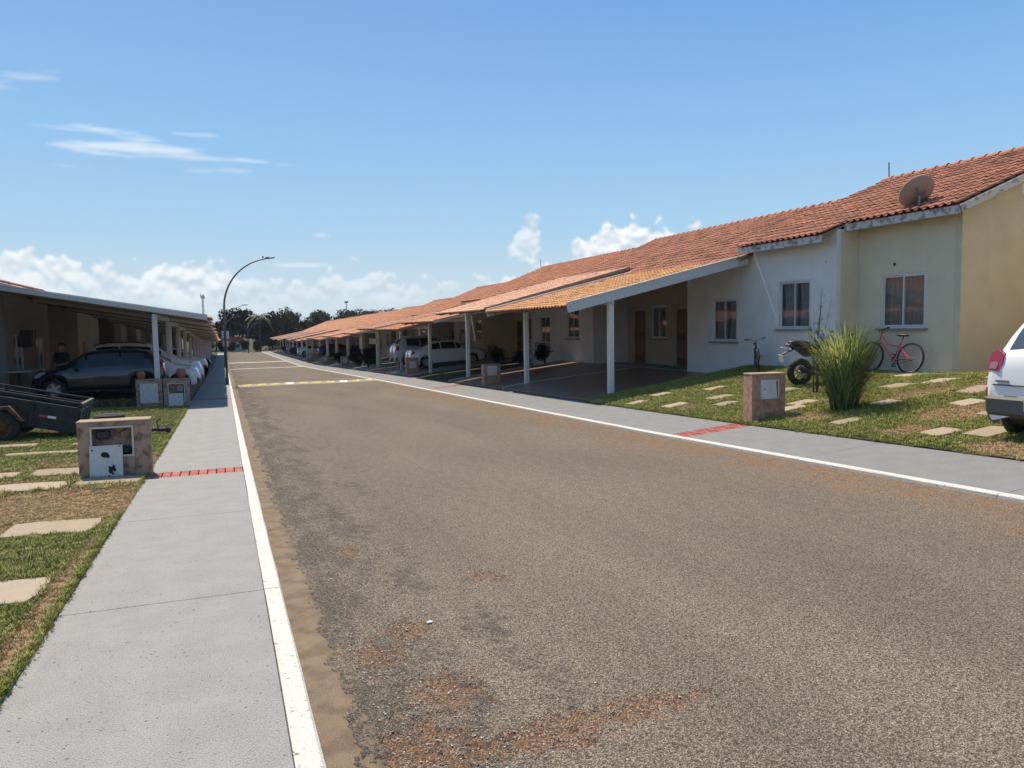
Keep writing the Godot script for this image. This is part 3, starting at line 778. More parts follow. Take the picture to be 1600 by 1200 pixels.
func gable(parent, called, z, d0, d1, fx: Callable, y0, ye0, yr, pitch, m, th := 0.14):
	var st = mb()
	var poly = PackedVector2Array([Vector2(fx.call(d0), y0), Vector2(fx.call(d0), yr - (4.9 - d0) * pitch), Vector2(fx.call(4.9), yr), Vector2(fx.call(9.8), yr - 4.9 * pitch), Vector2(fx.call(9.8), y0)])
	prism(st, poly, th, Transform3D(Basis(), P(0, 0, z + th)))
	return obj(called, st, m, parent)
func house(o: Dictionary):
	# o: s, z0, z1, front_first, floor, ridge, wall, recess_wall, tone, label ...
	var s = o.s
	var fx = func(d): return 14.2 + d if s > 0 else -6.6 - d
	var h = thing("house", o.label, "house", Vector3.ZERO, 0.0, "terrace houses on the right" if s > 0 else "terrace houses on the left")
	var z0 = o.z0; var z1 = o.z1
	var zm = o.get("zm", z0 + 3.35); var rd = o.get("recess", 1.6); var er = o.get("eave_recess", -0.45)
	var pitch = o.get("pitch", 0.39); var yr = o.ridge; var fl = o.floor
	var ff = o.front_first
	var fz = [z0, zm] if ff else [zm, z1]; var rz = [zm, z1] if ff else [z0, zm]
	var ye = yr - (4.9 + 0.45) * pitch
	var wt = yr - 4.9 * pitch - 0.03                     # wall top at the front
	var detail = o.get("detail", 1)
	# front room
	var wz = o.get("win", [(fz[0] + fz[1]) / 2 - 0.6, (fz[0] + fz[1]) / 2 + 0.6])
	var hole = [wz[0], wz[1], fl + 1.0, fl + 2.28]
	wall_x(h, "front_wall", fx.call(0), s, fz[0], fz[1] - 0.003, fl - 0.4, wt, o.wall, hole)
	window(h, fx.call(0), s, wz[0], wz[1], hole[2], hole[3], M.curtain_grey)
	# recess
	var ez = o.get("win2", [(rz[0] + rz[1]) / 2 - 1.3, (rz[0] + rz[1]) / 2 - 0.2])
	var hole2 = [ez[0], ez[1], fl + 1.0, fl + 2.28]
	wall_x(h, "recess_wall", fx.call(rd), s, rz[0] + (0.15 if o.has("gable_d") else 0.0), rz[1] - 0.003, fl - 0.4, yr - (4.9 - rd) * pitch - 0.03, o.recess_wall, hole2)
	window(h, fx.call(rd), s, ez[0], ez[1], hole2[2], hole2[3], M.curtain, o.get("win2_label", ""))
	if o.get("door", true): door(h, fx.call(rd) - s * 0.03, s, ez[1] + 0.45, ez[1] + 1.3, fl, 2.1, M.wood)
	# return wall between the two, gables, back
	var st = mb()
	var zr = zm
	bx(st, P((fx.call(0.141) + fx.call(rd + 0.1)) / 2, (fl - 0.4 + wt) / 2, zr + (-0.07 if ff else 0.07)), Vector3(absf(rd - 0.04), wt - fl + 0.4, 0.14))
	obj("return_wall", st, o.get("return_wall", o.wall), h)
	var dn = 0.143 if ff else rd + 0.143; var dfar = rd + 0.143 if ff else 0.143
	gable(h, "gable_wall", z0 + 0.005, o.get("gable_d", dn), 9.8, fx, fl - 0.4, 0, yr - 0.035, pitch, o.get("gable_wall", o.wall))
	gable(h, "gable_wall", z1 - 0.15, dfar, 9.8, fx, fl - 0.4, 0, yr - 0.035, pitch, o.wall)
	wall_x(h, "back_wall", fx.call(9.8), -s, z0 + 0.15, z1 - 0.15, fl - 0.4, wt, o.wall)
	st = mb()
	bx(st, P(fx.call(5.0), fl - 0.06, (z0 + z1) / 2), Vector3(9.4, 0.12, z1 - z0 - 0.32))
	obj("floor", st, M.floor_grey, h)
	if detail > 0:
		st = mb()
		bx(st, P(fx.call(4.5), fl + 1.3, (z0 + z1) / 2), Vector3(0.1, 2.6, z1 - z0 - 0.32))
		obj("inner_wall", st, M.room, h)
	# roof
	st = mb()
	var za = z0 - o.get("verge", 0.0); var zb = z1 + 0.12
	for q in ([[fz[0], fz[1], -0.45], [rz[0], rz[1], er]]):
		var a = za if q[0] == z0 else q[0]; var b = zb if q[1] == z1 else q[1]
		slab(st, P(fx.call(q[2]), yr - (4.9 - q[2]) * pitch, a), P(fx.call(4.9), yr, a), P(fx.call(4.9), yr, b), P(fx.call(q[2]), yr - (4.9 - q[2]) * pitch, b), Vector3(0, -0.045, 0))
	slab(st, P(fx.call(4.9), yr, za), P(fx.call(10.2), yr - 5.3 * pitch, za), P(fx.call(10.2), yr - 5.3 * pitch, zb), P(fx.call(4.9), yr, zb), Vector3(0, -0.045, 0))
	var roof = obj("roof", st, M.deck, h)
	for q in ([[fz[0], fz[1], -0.45], [rz[0], rz[1], er]]):
		var a = za if q[0] == z0 else q[0]; var b = zb if q[1] == z1 else q[1]
		tile_field(roof, s, a - 0.02, b + 0.02, fx.call(q[2] - 0.08), yr - (4.9 - q[2] + 0.08) * pitch, fx.call(4.9), yr, o.tone, o.get("wear", 0.55), o.get("single", 0))
	tile_field(roof, -s, za, zb, fx.call(10.25), yr - 5.35 * pitch, fx.call(4.9), yr, o.tone, 0.5)
	ridge(roof, za, zb, fx.call(4.9), yr + 0.03, o.tone * 0.9, detail > 1)
	for q in ([[fz[0], fz[1], -0.45], [rz[0], rz[1], er]]):
		var a = za if q[0] == z0 else q[0]; var b = zb if q[1] == z1 else q[1]
		st = mb()
		var yy = yr - (4.9 - q[2]) * pitch
		bx(st, P(fx.call(q[2] - 0.012), yy - 0.10, (a + b) / 2), Vector3(0.022, 0.17, b - a - 0.004))
		obj("fascia_board", st, M.fascia, h)
	if o.get("verge", 0.0) > 0.0:
		st = mb()
		bar(st, P(fx.call(er), yr - (4.9 - er) * pitch - 0.09, za - 0.012), P(fx.call(4.9), yr - 0.09, za - 0.012), 0.022, 0.15)
		obj("barge_board", st, M.fascia, h)
	return h
func carport(o: Dictionary):
	# lean-to roof from the house wall down to the pavement on posts
	var s = o.s
	var xi = o.get("xi", 14.05 if s > 0 else -6.45); var xo = o.get("xo", 8.42 if s > 0 else -0.45)
	var z0 = o.z0; var z1 = o.z1; var yi = o.yi; var yo = o.yo
	var c = thing("carport", o.label, "carport", Vector3.ZERO, 0.0, "carports along the right" if s > 0 else "carports along the left")
	var sl = (yi - yo) / (xi - xo)
	var yat = func(x): return yo + (x - xo) * sl
	var st = mb()
	slab(st, P(xo, yo, z0), P(xi, yi, z0), P(xi, yi, z1), P(xo, yo, z1), Vector3(0, -0.03, 0))
	var roof = obj("roof", st, o.get("soffit", M.soffit), c)
	tile_field(roof, s, z0 + 0.02, z1 - 0.02, xo - s * 0.12, yat.call(xo - s * 0.12), xi, yi, o.tone, o.get("wear", 0.2))
	# side boards, capped
	for z in [z0, z1]:
		st = mb()
		var k = -0.03 if z == z0 else 0.03
		var bh = o.get("board", 0.13)
		bar(st, P(xo - s * 0.02, yo + 0.105 - bh / 2, z + k), P(xi, yi + 0.105 - bh / 2, z + k), 0.05, bh)
		obj("side_board", st, o.get("board_mat", M.beam), c)
		if not o.get("cap", true): continue
		st = mb()
		bar(st, P(xo - s * 0.02, yo + 0.125, z + k * 1.2), P(xi, yi + 0.125, z + k * 1.2), 0.09, 0.03)
		obj("board_cap", st, M.post, c)
	var px = o.get("px", 9.7 if s > 0 else -1.95)
	st = mb()
	bar(st, P(px, yat.call(px) - 0.16, z0 + 0.02), P(px, yat.call(px) - 0.16, z1 - 0.02), 0.09, 0.16)
	obj("beam", st, M.beam, c)
	for k in 5:
		st = mb()
		var z = lerpf(z0 + 0.5, z1 - 0.5, k / 4.0)
		bar(st, P(xo + s * 0.05, yat.call(xo + s * 0.05) - 0.055, z), P(xi - s * 0.02, yi - 0.055, z), 0.05, 0.05)
		obj("rafter", st, M.soffit, c)
	for z in o.get("posts", [z0 + 0.12, z1 - 0.12]):
		st = mb()
		var y0 = (lot(px, z) if s > 0 else lot(px, z)) + 0.0
		var yt = yat.call(px) - 0.08 if z < z0 + 0.3 or z > z1 - 0.3 else yat.call(px) - 0.24
		cbx(st, P(px, (y0 + yt) / 2 - 0.01, z), Vector3(0.15, yt - y0 + 0.02, 0.15), 0.012)
		obj("post", st, o.get("post", M.post), c)
	return c
func driveway(s, z0, z1, m):
	var st = mb()
	var xa = 8.92 if s > 0 else -1.16; var xb = 14.19 if s > 0 else -6.59
	var n = 6
	for k in n:
		var x0 = lerpf(xa, xb, float(k) / n); var x1 = lerpf(xa, xb, float(k + 1) / n)
		slab(st, P(x0, lot(x0, z0) + 0.03, z0), P(x1, lot(x1, z0 + 0.05) + 0.03, z0), P(x1, lot(x1, z1 - 0.05) + 0.03, z1), P(x0, lot(x0, z1) + 0.03, z1), Vector3(0, -0.1, 0))
	var o = struct(obj("driveway", st, m))
	st = mb()
	for k in n:
		var x0 = lerpf(xa, xb, float(k) / n); var x1 = lerpf(xa, xb, float(k + 1) / n)
		slab(st, P(x0, lot(x0, z1) + 0.045, z1 + 0.01), P(x1, lot(x1, z1) + 0.045, z1 + 0.01), P(x1, lot(x1, z1) + 0.045, z1 + 0.16), P(x0, lot(x0, z1) + 0.045, z1 + 0.16), Vector3(0, -0.1, 0))
	obj("edging", st, M.stone, o)
const ORD := ["first", "second", "third", "fourth", "fifth", "sixth", "seventh", "eighth", "ninth", "tenth", "eleventh", "twelfth", "thirteenth", "fourteenth", "fifteenth", "sixteenth", "seventeenth", "eighteenth", "nineteenth", "twentieth", "twenty first", "twenty second", "twenty third", "twenty fourth"]
func rows():
	var red = Color(0.56, 0.24, 0.148); var rust_ = Color(0.60, 0.245, 0.13); var peach = Color(0.80, 0.40, 0.23); var sand = Color(0.62, 0.31, 0.11)
	# right: the house with the dish, its neighbours, and the row beyond
	house({s = 1, z0 = 3.4, z1 = 9.75, front_first = false, floor = 0.62, ridge = 6.15, wall = M.cream, recess_wall = M.cream, tone = red, label = "cream house at the right edge, only its eave tip in view", detail = 0})
	house({s = 1, z0 = 12.0, z1 = 18.0, zm = 14.85, recess = 0.7, eave_recess = 0.25, front_first = false, floor = 0.42, ridge = 5.81, wall = M.white, recess_wall = M.cream, return_wall = M.cream, gable_wall = M.ochre, gable_d = 0.7, verge = 0.3, tone = red, wear = 0.6, win = [15.72, 16.93], win2 = [12.87, 14.14], door = false, single = 150, detail = 2, label = "cream and white house with ochre gable wall and satellite dish on its roof"})
	house({s = 1, z0 = 18.0, z1 = 24.7, zm = 21.3, front_first = true, floor = 0.05, ridge = 5.46, wall = M.white, recess_wall = M.beige, tone = red, wear = 0.65, win = [18.72, 19.94], win2 = [21.95, 23.1], detail = 2, label = "white house with brown roof behind the yellow tiled carport"})
	house({s = 1, z0 = 24.7, z1 = 31.4, zm = 28.05, front_first = false, floor = 0.05, ridge = 5.46, wall = M.offwhite, recess_wall = M.beige, tone = red, wear = 0.6, win = [29.4, 30.6], detail = 2, label = "off-white house behind the peach tiled carport"})
	var zz = 31.4; var i = 0
	while zz < 150.0:
		var ry: float = 5.23 if i < 2 else floor_right(zz + 1.0) + (5.35 if i < 4 else 5.15)
		house({s = 1, z0 = zz, z1 = zz + 6.7, front_first = i % 2 == 0, floor = floor_right(zz + 1.0), ridge = ry, wall = [M.white, M.cream, M.offwhite][i % 3], recess_wall = [M.beige, M.white, M.cream][(i * 2) % 3], tone = rust_.lerp(peach, clampf(i / 14.0, 0, 0.8)), wear = 0.45, detail = 1 if i < 4 else 0, label = "%s tiled house of the right-hand row, counting from the dish" % ORD[mini(i + 3, 23)]})
		zz += 6.7; i += 1
	carport({s = 1, z0 = 18.1, z1 = 24.5, yi = 3.42, yo = 2.08, tone = Color(0.78, 0.42, 0.19), wear = 0.16, px = 9.75, board = 0.25, posts = [18.25, 24.35], label = "nearest right carport with ochre yellow tiles and long grey side board"})
	carport({s = 1, z0 = 24.8, z1 = 31.2, yi = 3.62, yo = 2.16, tone = Color(0.92, 0.56, 0.39), wear = 0.06, px = 9.75, board = 0.1, board_mat = M.soffit, cap = false, posts = [31.05], label = "right carport with pale peach tiles, beyond the ochre one"})
	zz = 31.4; i = 0
	while zz < 148.0:
		var yo = g(zz) + [2.66, 2.50, 2.72, 2.6, 2.45][i % 5]
		carport({s = 1, z0 = zz + 0.1, z1 = zz + 6.4, yi = yo + 1.12, yo = yo, tone = [peach, rust_ * 1.2, peach * 0.9, Color(0.74, 0.40, 0.22), rust_ * 1.3][i % 5], wear = 0.25, px = 9.8, board = 0.14, board_mat = [M.offwhite, M.soffit, M.beam][i % 3], cap = false, posts = [zz + 6.2] if i < 2 else [zz + 0.3, zz + 6.2], post = [M.offwhite, M.post, M.beige][i % 3], label = "%s carport of the right row, counting from the nearest" % ORD[mini(i + 2, 23)]})
		zz += 6.7; i += 1
	driveway(1, 18.1, 24.45, M.floor_tile); driveway(1, 24.75, 31.1, M.floor_tile)
	for k in 16: driveway(1, 38.1 + 6.7 * k, 38.1 + 6.7 * k + 6.3, [M.floor_grey, M.floor_tile][k % 2])
	# left row
	zz = 18.9; i = 1
	while zz < 146.0:
		var f = floor_left(zz + 1.0)
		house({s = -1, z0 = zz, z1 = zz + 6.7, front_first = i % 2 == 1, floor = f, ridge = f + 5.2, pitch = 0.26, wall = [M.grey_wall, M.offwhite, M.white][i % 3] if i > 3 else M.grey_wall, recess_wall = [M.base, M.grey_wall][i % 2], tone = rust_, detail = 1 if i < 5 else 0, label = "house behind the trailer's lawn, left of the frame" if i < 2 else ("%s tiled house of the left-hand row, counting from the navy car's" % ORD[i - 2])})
		if zz > 25.0:
			var a = g(zz)
			var yo = a + 2.68
			carport({s = -1, z0 = zz + 0.15, z1 = zz + 6.78, yi = yo + 1.0, yo = yo, board = 0.125, tone = [rust_, peach, sand, rust_ * 1.2][i % 4], wear = 0.3, soffit = M.white, posts = [zz + 0.4, zz + 6.3], label = ("%s carport of the left row, counting from the nearest" % ORD[i - 2])})
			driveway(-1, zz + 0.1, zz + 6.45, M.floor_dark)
		zz += 6.7; i += 1

# ---------- street things ----------
func lamp_post(label, at: Vector3, turn: float, h := 3.75, both := false):
	var t = thing("street_lamp", label, "street lamp", at, turn, "curved street lamps")
	var st = mb()
	tube(st, [Vector3(0, -0.05, 0), Vector3(0, 0.35, 0)], 0.085, 10)
	obj("base_sleeve", st, M.pole, t)
	for s in ([1.0, -1.0] if both else [1.0]):
		st = mb()
		var pts = [Vector3(0, 0, 0), Vector3(0, 1.2, 0), Vector3(0, 2.4, 0)]; var rad = [0.062, 0.058, 0.054]
		for k in 15:
			var a = k / 14.0 * 1.30
			pts.append(Vector3(s * 2.35 * (1.0 - cos(a)), h + 2.45 * sin(a), 0)); rad.append(lerpf(0.052, 0.03, k / 14.0))
		pts.append(pts[-1] + Vector3(0.3 * s, 0.07, 0)); rad.append(0.028)
		tube(st, pts, rad, 10)
		obj("pole", st, M.pole, t)
		var e: Vector3 = pts[-1]
		st = mb()
		var tilt = Basis(Vector3.BACK, 0.16 * s)
		cbx(st, e + Vector3(0.20 * s, 0.04, 0), Vector3(0.52, 0.05, 0.20), 0.02, tilt)
		cbx(st, e + Vector3(0.08 * s, 0.075, 0), Vector3(0.2, 0.03, 0.16), 0.01, tilt)
		var head = obj("lamp_head", st, M.pole, t)
		st = mb()
		bx(st, e + Vector3(0.27 * s, 0.018, 0), Vector3(0.26, 0.012, 0.15), tilt)
		obj("lens", st, M.lamp_clear, head)
		st = mb()
		lathe(st, [[0.0, 0.10], [0.035, 0.09], [0.04, 0.0], [0.0, 0.0]], 10, Transform3D(Basis(), e + Vector3(-0.12 * s, 0.04, 0)))
		obj("photocell", st, M.pole, head)
	return t
func sign_plate(label, at, w, h, m):
	var st = mb()
	cbx(st, Vector3(0, 0, -0.085), Vector3(w, h, 0.012), 0.004)
	for y in [-h * 0.3, h * 0.3]: bx(st, Vector3(0, y, -0.07), Vector3(0.14, 0.025, 0.02))
	var o = obj("sign_plate", st, m)
	o.position = at
	tag(o, label, "sign")
func hump():
	var st = mb(); st.set_smooth_group(1)
	var zc = 39.6
	var hf = func(k): return 0.075 * pow(sin(PI * k / 10.0), 0.8) - 0.004
	for k in 10:
		var z0 = zc - 1.0 + 0.2 * k; var z1 = z0 + 0.2
		for i in 12:
			var x0 = lerpf(0.58, 7.24, i / 12.0); var x1 = lerpf(0.58, 7.24, (i + 1) / 12.0)
			quad(st, P(x0, road_y(x0, z0) + hf.call(k), z0), P(x1, road_y(x1, z0) + hf.call(k), z0), P(x1, road_y(x1, z1) + hf.call(k + 1), z1), P(x0, road_y(x0, z1) + hf.call(k + 1), z1))
	var m = M.floor_grey.duplicate(); m.albedo_color = lin(0.30, 0.26, 0.22)
	var o = struct(obj("speed_hump", st, m))
	for i in 10:
		st = mb()
		var x0 = 0.78 + i * 0.66
		for k in range(1, 9):
			var z0 = zc - 1.0 + 0.2 * k; var z1 = z0 + 0.2
			var a = x0 + (k - 1) * 0.03; var b = x0 + k * 0.03
			quad(st, P(a, road_y(a, z0) + hf.call(k) + 0.005, z0), P(a + 0.38, road_y(a + 0.38, z0) + hf.call(k) + 0.005, z0), P(b + 0.38, road_y(b + 0.38, z1) + hf.call(k + 1) + 0.005, z1), P(b, road_y(b, z1) + hf.call(k + 1) + 0.005, z1))
		obj("painted_block", st, M.yellow_paint if i % 4 != 3 else M.white_paint, o)
	for q in [[78.0, 1.4], [98.0, 1.6]]:
		st = mb()
		for i in 10:
			var x0 = lerpf(0.56, 7.24, i / 10.0); var x1 = lerpf(0.56, 7.24, (i + 1) / 10.0)
			quad(st, P(x0, road_y(x0, q[0]) + 0.02, q[0]), P(x1, road_y(x1, q[0]) + 0.02, q[0]), P(x1, road_y(x1, q[0] + q[1]) + 0.02, q[0] + q[1]), P(x0, road_y(x0, q[0] + q[1]) + 0.02, q[0] + q[1]))
		struct(obj("crossing_line", st, M.white_paint))
func meter_box(label, x0, x1, z, h, cavity, m, turn := 0.0):
	# plastered masonry box with a meter recess in its front (toward -z of the road)
	var w = x1 - x0
	var y0 = lot((x0 + x1) / 2, z + 0.13)
	var t = thing("meter_box", label, "utility box", P((x0 + x1) / 2, y0, z), turn, "plastered meter boxes")
	var st = mb()
	var dp = 0.30
	var c = cavity                                       # [u0, u1, v0, v1] in metres from the left bottom corner
	var X = func(u): return u - w / 2
	var f = func(u0, u1, v0, v1, d0, d1): cbx(st, Vector3((X.call(u0) + X.call(u1)) / 2, (v0 + v1) / 2, -(d0 + d1) / 2), Vector3(u1 - u0, v1 - v0, d1 - d0), 0.008)
	f.call(0.0, c[0], -0.08, h, 0.0, 0.14); f.call(c[1], w, -0.08, h, 0.0, 0.14)
	f.call(c[0], c[1], -0.08, c[2], 0.003, 0.14); f.call(c[0], c[1], c[3], h, 0.003, 0.14)
	f.call(0.002, w - 0.002, -0.08, h - 0.002, 0.14, dp)
	obj("body", st, m, t)
	st = mb()
	cbx(st, Vector3(0, h + 0.008, -dp / 2), Vector3(w + 0.016, 0.022, dp + 0.016), 0.008)
	obj("top", st, M.slab[0], t)
	st = mb()
	for k in [c[0] + 0.012, c[1] - 0.012]: bx(st, Vector3(X.call(k), (c[2] + c[3]) / 2, 0.0), Vector3(0.024, c[3] - c[2], 0.03))
	for k in [c[2] + 0.012, c[3] - 0.012]: bx(st, Vector3((X.call(c[0]) + X.call(c[1])) / 2, k, 0.0), Vector3(c[1] - c[0] - 0.05, 0.024, 0.028))
	obj("frame", st, M.plate, t)
	return [t, X]
func near_boxes():
	# left, its cover fallen out and leaning on the front
	var r = meter_box("stained pink meter box beside the left pavement with its white cover leaning on it", -1.87, -0.99, 11.46, 0.76, [0.15, 0.68, 0.28, 0.70], M.pink_stucco)
	var t = r[0]; var X = r[1]
	var st = mb()
	for q in [[0.20, 0.60, 0.36, 0.13], [0.44, 0.64, 0.05, 0.12]]: pass
	blob(st, Vector3(X.call(0.57), 0.36, -0.08), Vector3(0.07, 0.06, 0.05), Basis(), 6); cbx(st, Vector3(X.call(0.30), 0.58, -0.09), Vector3(0.18, 0.12, 0.08), 0.02)
	tube(st, [Vector3(X.call(0.2), 0.66, -0.06), Vector3(X.call(0.3), 0.62, -0.04), Vector3(X.call(0.42), 0.655, -0.05), Vector3(X.call(0.5), 0.60, -0.03), Vector3(X.call(0.6), 0.66, -0.06)], 0.009, 6)
	tube(st, [Vector3(X.call(0.52), 0.30, -0.05), Vector3(X.call(0.58), 0.42, -0.02), Vector3(X.call(0.63), 0.33, -0.04)], 0.010, 6)
	obj("meter", st, M.plastic, t)
	var lean = Basis(Vector3.RIGHT, -0.16)
	var pc = Vector3(X.call(0.34), 0.222, 0.065)
	st = mb()
	cbx(st, pc, Vector3(0.40, 0.46, 0.012), 0.004, lean)
	var cover = obj("cover", st, M.plate, t)
	cover.set_meta("label", "loose white cover with black burn marks")
	for q in [[-0.02, 0.10, 0.05, 0.042], [0.02, 0.085, 0.03, 0.03], [0.06, -0.09, 0.035, 0.035], [0.085, -0.06, 0.022, 0.03], [0.05, -0.125, 0.03, 0.022], [0.075, -0.15, 0.018, 0.02], [0.035, -0.06, 0.014, 0.014], [0.03, -0.185, 0.016, 0.016], [0.10, -0.10, 0.018, 0.03], [-0.165, 0.17, 0.016, 0.012], [0.165, 0.21, 0.012, 0.01]]:
		st = mb()
		var poly = PackedVector2Array()
		for k in 9:
			var a = TAU * k / 9.0
			poly.append(Vector2(cos(a) * q[2], sin(a) * q[3]) * rng.randf_range(0.7, 1.15))
		prism(st, poly, 0.0015, Transform3D(lean, pc + lean * Vector3(q[0], q[1], 0.0065)))
		obj("burn_mark", st, M.soot, cover)
	st = mb()
	for q in [[-0.055, 5], [0.0, 6], [0.075, 4]]:
		for k in q[1]: bx(st, pc + lean * Vector3(q[0] + 0.004 * (k % 2), 0.02 - k * 0.016, 0.0068), Vector3(0.012 - 0.004 * (k % 3), 0.005, 0.001), lean)
	obj("print", st, M.print, cover)
	# right, cover hanging askew
	r = meter_box("rose meter box beside the right pavement, its grey cover hanging askew", 8.90, 9.58, 11.25, 0.82, [0.17, 0.54, 0.37, 0.72], M.rose_stucco, -0.12)
	t = r[0]; X = r[1]
	st = mb()
	cbx(st, Vector3(X.call(0.335), 0.545, 0.022), Vector3(0.30, 0.34, 0.012), 0.004, Basis(Vector3.BACK, 0.045) * Basis(Vector3.RIGHT, -0.05))
	cover = obj("cover", st, M.plate, t)
	st = mb()
	for k in 4: bx(st, Vector3(X.call(0.365), 0.62 - k * 0.036, 0.030 + k * 0.0015), Vector3(0.05 - 0.008 * (k % 2), 0.008, 0.002))
	lathe(st, [[0.0, 0.004], [0.014, 0.004], [0.014, 0.0]], 10, Transform3D(Basis(Vector3.RIGHT, PI / 2), Vector3(X.call(0.235), 0.55, 0.032)))
	obj("print", st, M.print, cover)
	# the double one further down on the left, flowerpots on top
	for q in [[-2.52, -1.80, "pink meter box with a closed white door, further down the left pavement"], [-1.76, -1.02, "pink meter box with a half open white cover, further down the left pavement"]]:
		r = meter_box(q[2], q[0], q[1], 25.45, 0.84, [0.12, 0.60, 0.14, 0.72], M.pink_stucco)
		t = r[0]; X = r[1]
		st = mb()
		if q[0] < -2: cbx(st, Vector3(X.call(0.36), 0.43, 0.02), Vector3(0.50, 0.60, 0.014), 0.004)
		else: cbx(st, Vector3(X.call(0.34), 0.21, 0.05), Vector3(0.42, 0.40, 0.014), 0.004, Basis(Vector3.RIGHT, -0.1))
		obj("cover", st, M.plate, t)
		if q[0] > -2:
			st = mb(); cbx(st, Vector3(X.call(0.46), 0.56, -0.06), Vector3(0.2, 0.22, 0.1), 0.02); obj("meter", st, M.sill, t)
	for q in [[-2.38, 0.13, 0.24, "round clay pot on the further left meter box"], [-1.25, 0.14, 0.30, "tall clay pot on the further left meter box"]]:
		st = mb()
		lathe(st, [[0.0, 0.0], [q[1] * 0.62, 0.0], [q[1] * 0.95, q[2] * 0.5], [q[1], q[2] * 0.72], [q[1] * 0.75, q[2] * 0.9], [q[1] * 0.95, q[2]], [q[1] * 0.85, q[2]], [q[1] * 0.6, q[2] * 0.85]], 16)
		var o = obj("flower_pot", st, M.clay)
		o.position = P(q[0], lot(q[0], 25.6) + 0.86, 25.6)
		tag(o, q[3], "flower pot", "clay pots on the left meter box")
	var n = 0
	for q in [[8.95, 26.6, 0.72], [8.95, 39.3, 0.85], [8.95, 63.0, 0.8], [8.95, 76.0, 0.8], [8.95, 90.0, 0.8]]:
		r = meter_box(["pink meter box standing between the ochre and peach carports", "pink meter box in front of the white sedan on the right", "meter box before the shrubs of the right row", "meter box far along the right pavement", "last meter box in view along the right pavement"][n], q[0], q[0] + 0.66, q[1], q[2], [0.14, 0.52, 0.32, 0.68], M.rose_stucco)
		st = mb(); cbx(st, Vector3(r[1].call(0.33), 0.50, 0.02), Vector3(0.34, 0.34, 0.014), 0.004); obj("cover", st, M.plate, r[0])
		n += 1
	n = 0
	for z in [39.0, 45.6, 52.4]:
		r = meter_box(["left meter box next to the white cars", "left meter box beyond the street lamp", "furthest left meter box in view"][n], -1.75, -1.05, z, 0.8, [0.12, 0.58, 0.2, 0.7], M.pink_stucco)
		st = mb(); cbx(st, Vector3(r[1].call(0.35), 0.45, 0.02), Vector3(0.44, 0.48, 0.014), 0.004); obj("cover", st, M.plate, r[0])
		n += 1

# ---------- vehicles ----------
const HATCH := [[-1.84, 0.62, 0.64, 0.70, 0.60], [-1.815, 0.82, 0.88, 0.735, 0.62], [-1.77, 0.93, 1.02, 0.755, 0.61], [-1.70, 0.955, 1.09, 0.765, 0.60], [-1.52, 0.965, 1.28, 0.775, 0.59], [-1.34, 0.965, 1.43, 0.78, 0.58], [-1.0, 0.955, 1.49, 0.785, 0.58], [-0.3, 0.935, 1.50, 0.79, 0.58], [0.2, 0.915, 1.46, 0.79, 0.57], [0.42, 0.905, 1.40, 0.79, 0.56], [0.98, 0.895, 1.02, 0.78, 0.60], [1.15, 0.885, 0.95, 0.775, 0.62], [1.55, 0.83, 0.88, 0.745, 0.60], [1.72, 0.74, 0.80, 0.70, 0.56], [1.80, 0.60, 0.66, 0.65, 0.52], [1.84, 0.48, 0.52, 0.60, 0.5]]
const SEDAN := [[-2.2, 0.60, 0.62, 0.72, 0.62], [-2.17, 0.80, 0.86, 0.76, 0.64], [-2.10, 0.93, 1.00, 0.79, 0.66], [-1.75, 0.96, 1.06, 0.82, 0.66], [-1.45, 0.96, 1.13, 0.83, 0.63], [-0.95, 0.95, 1.38, 0.84, 0.58], [-0.5, 0.94, 1.44, 0.845, 0.57], [0.1, 0.92, 1.44, 0.845, 0.57], [0.45, 0.91, 1.38, 0.845, 0.57], [1.05, 0.89, 1.02, 0.84, 0.62], [1.25, 0.88, 0.95, 0.83, 0.64], [1.8, 0.80, 0.86, 0.79, 0.62], [2.05, 0.70, 0.76, 0.72, 0.56], [2.16, 0.56, 0.62, 0.66, 0.52], [2.2, 0.45, 0.5, 0.6, 0.5]]
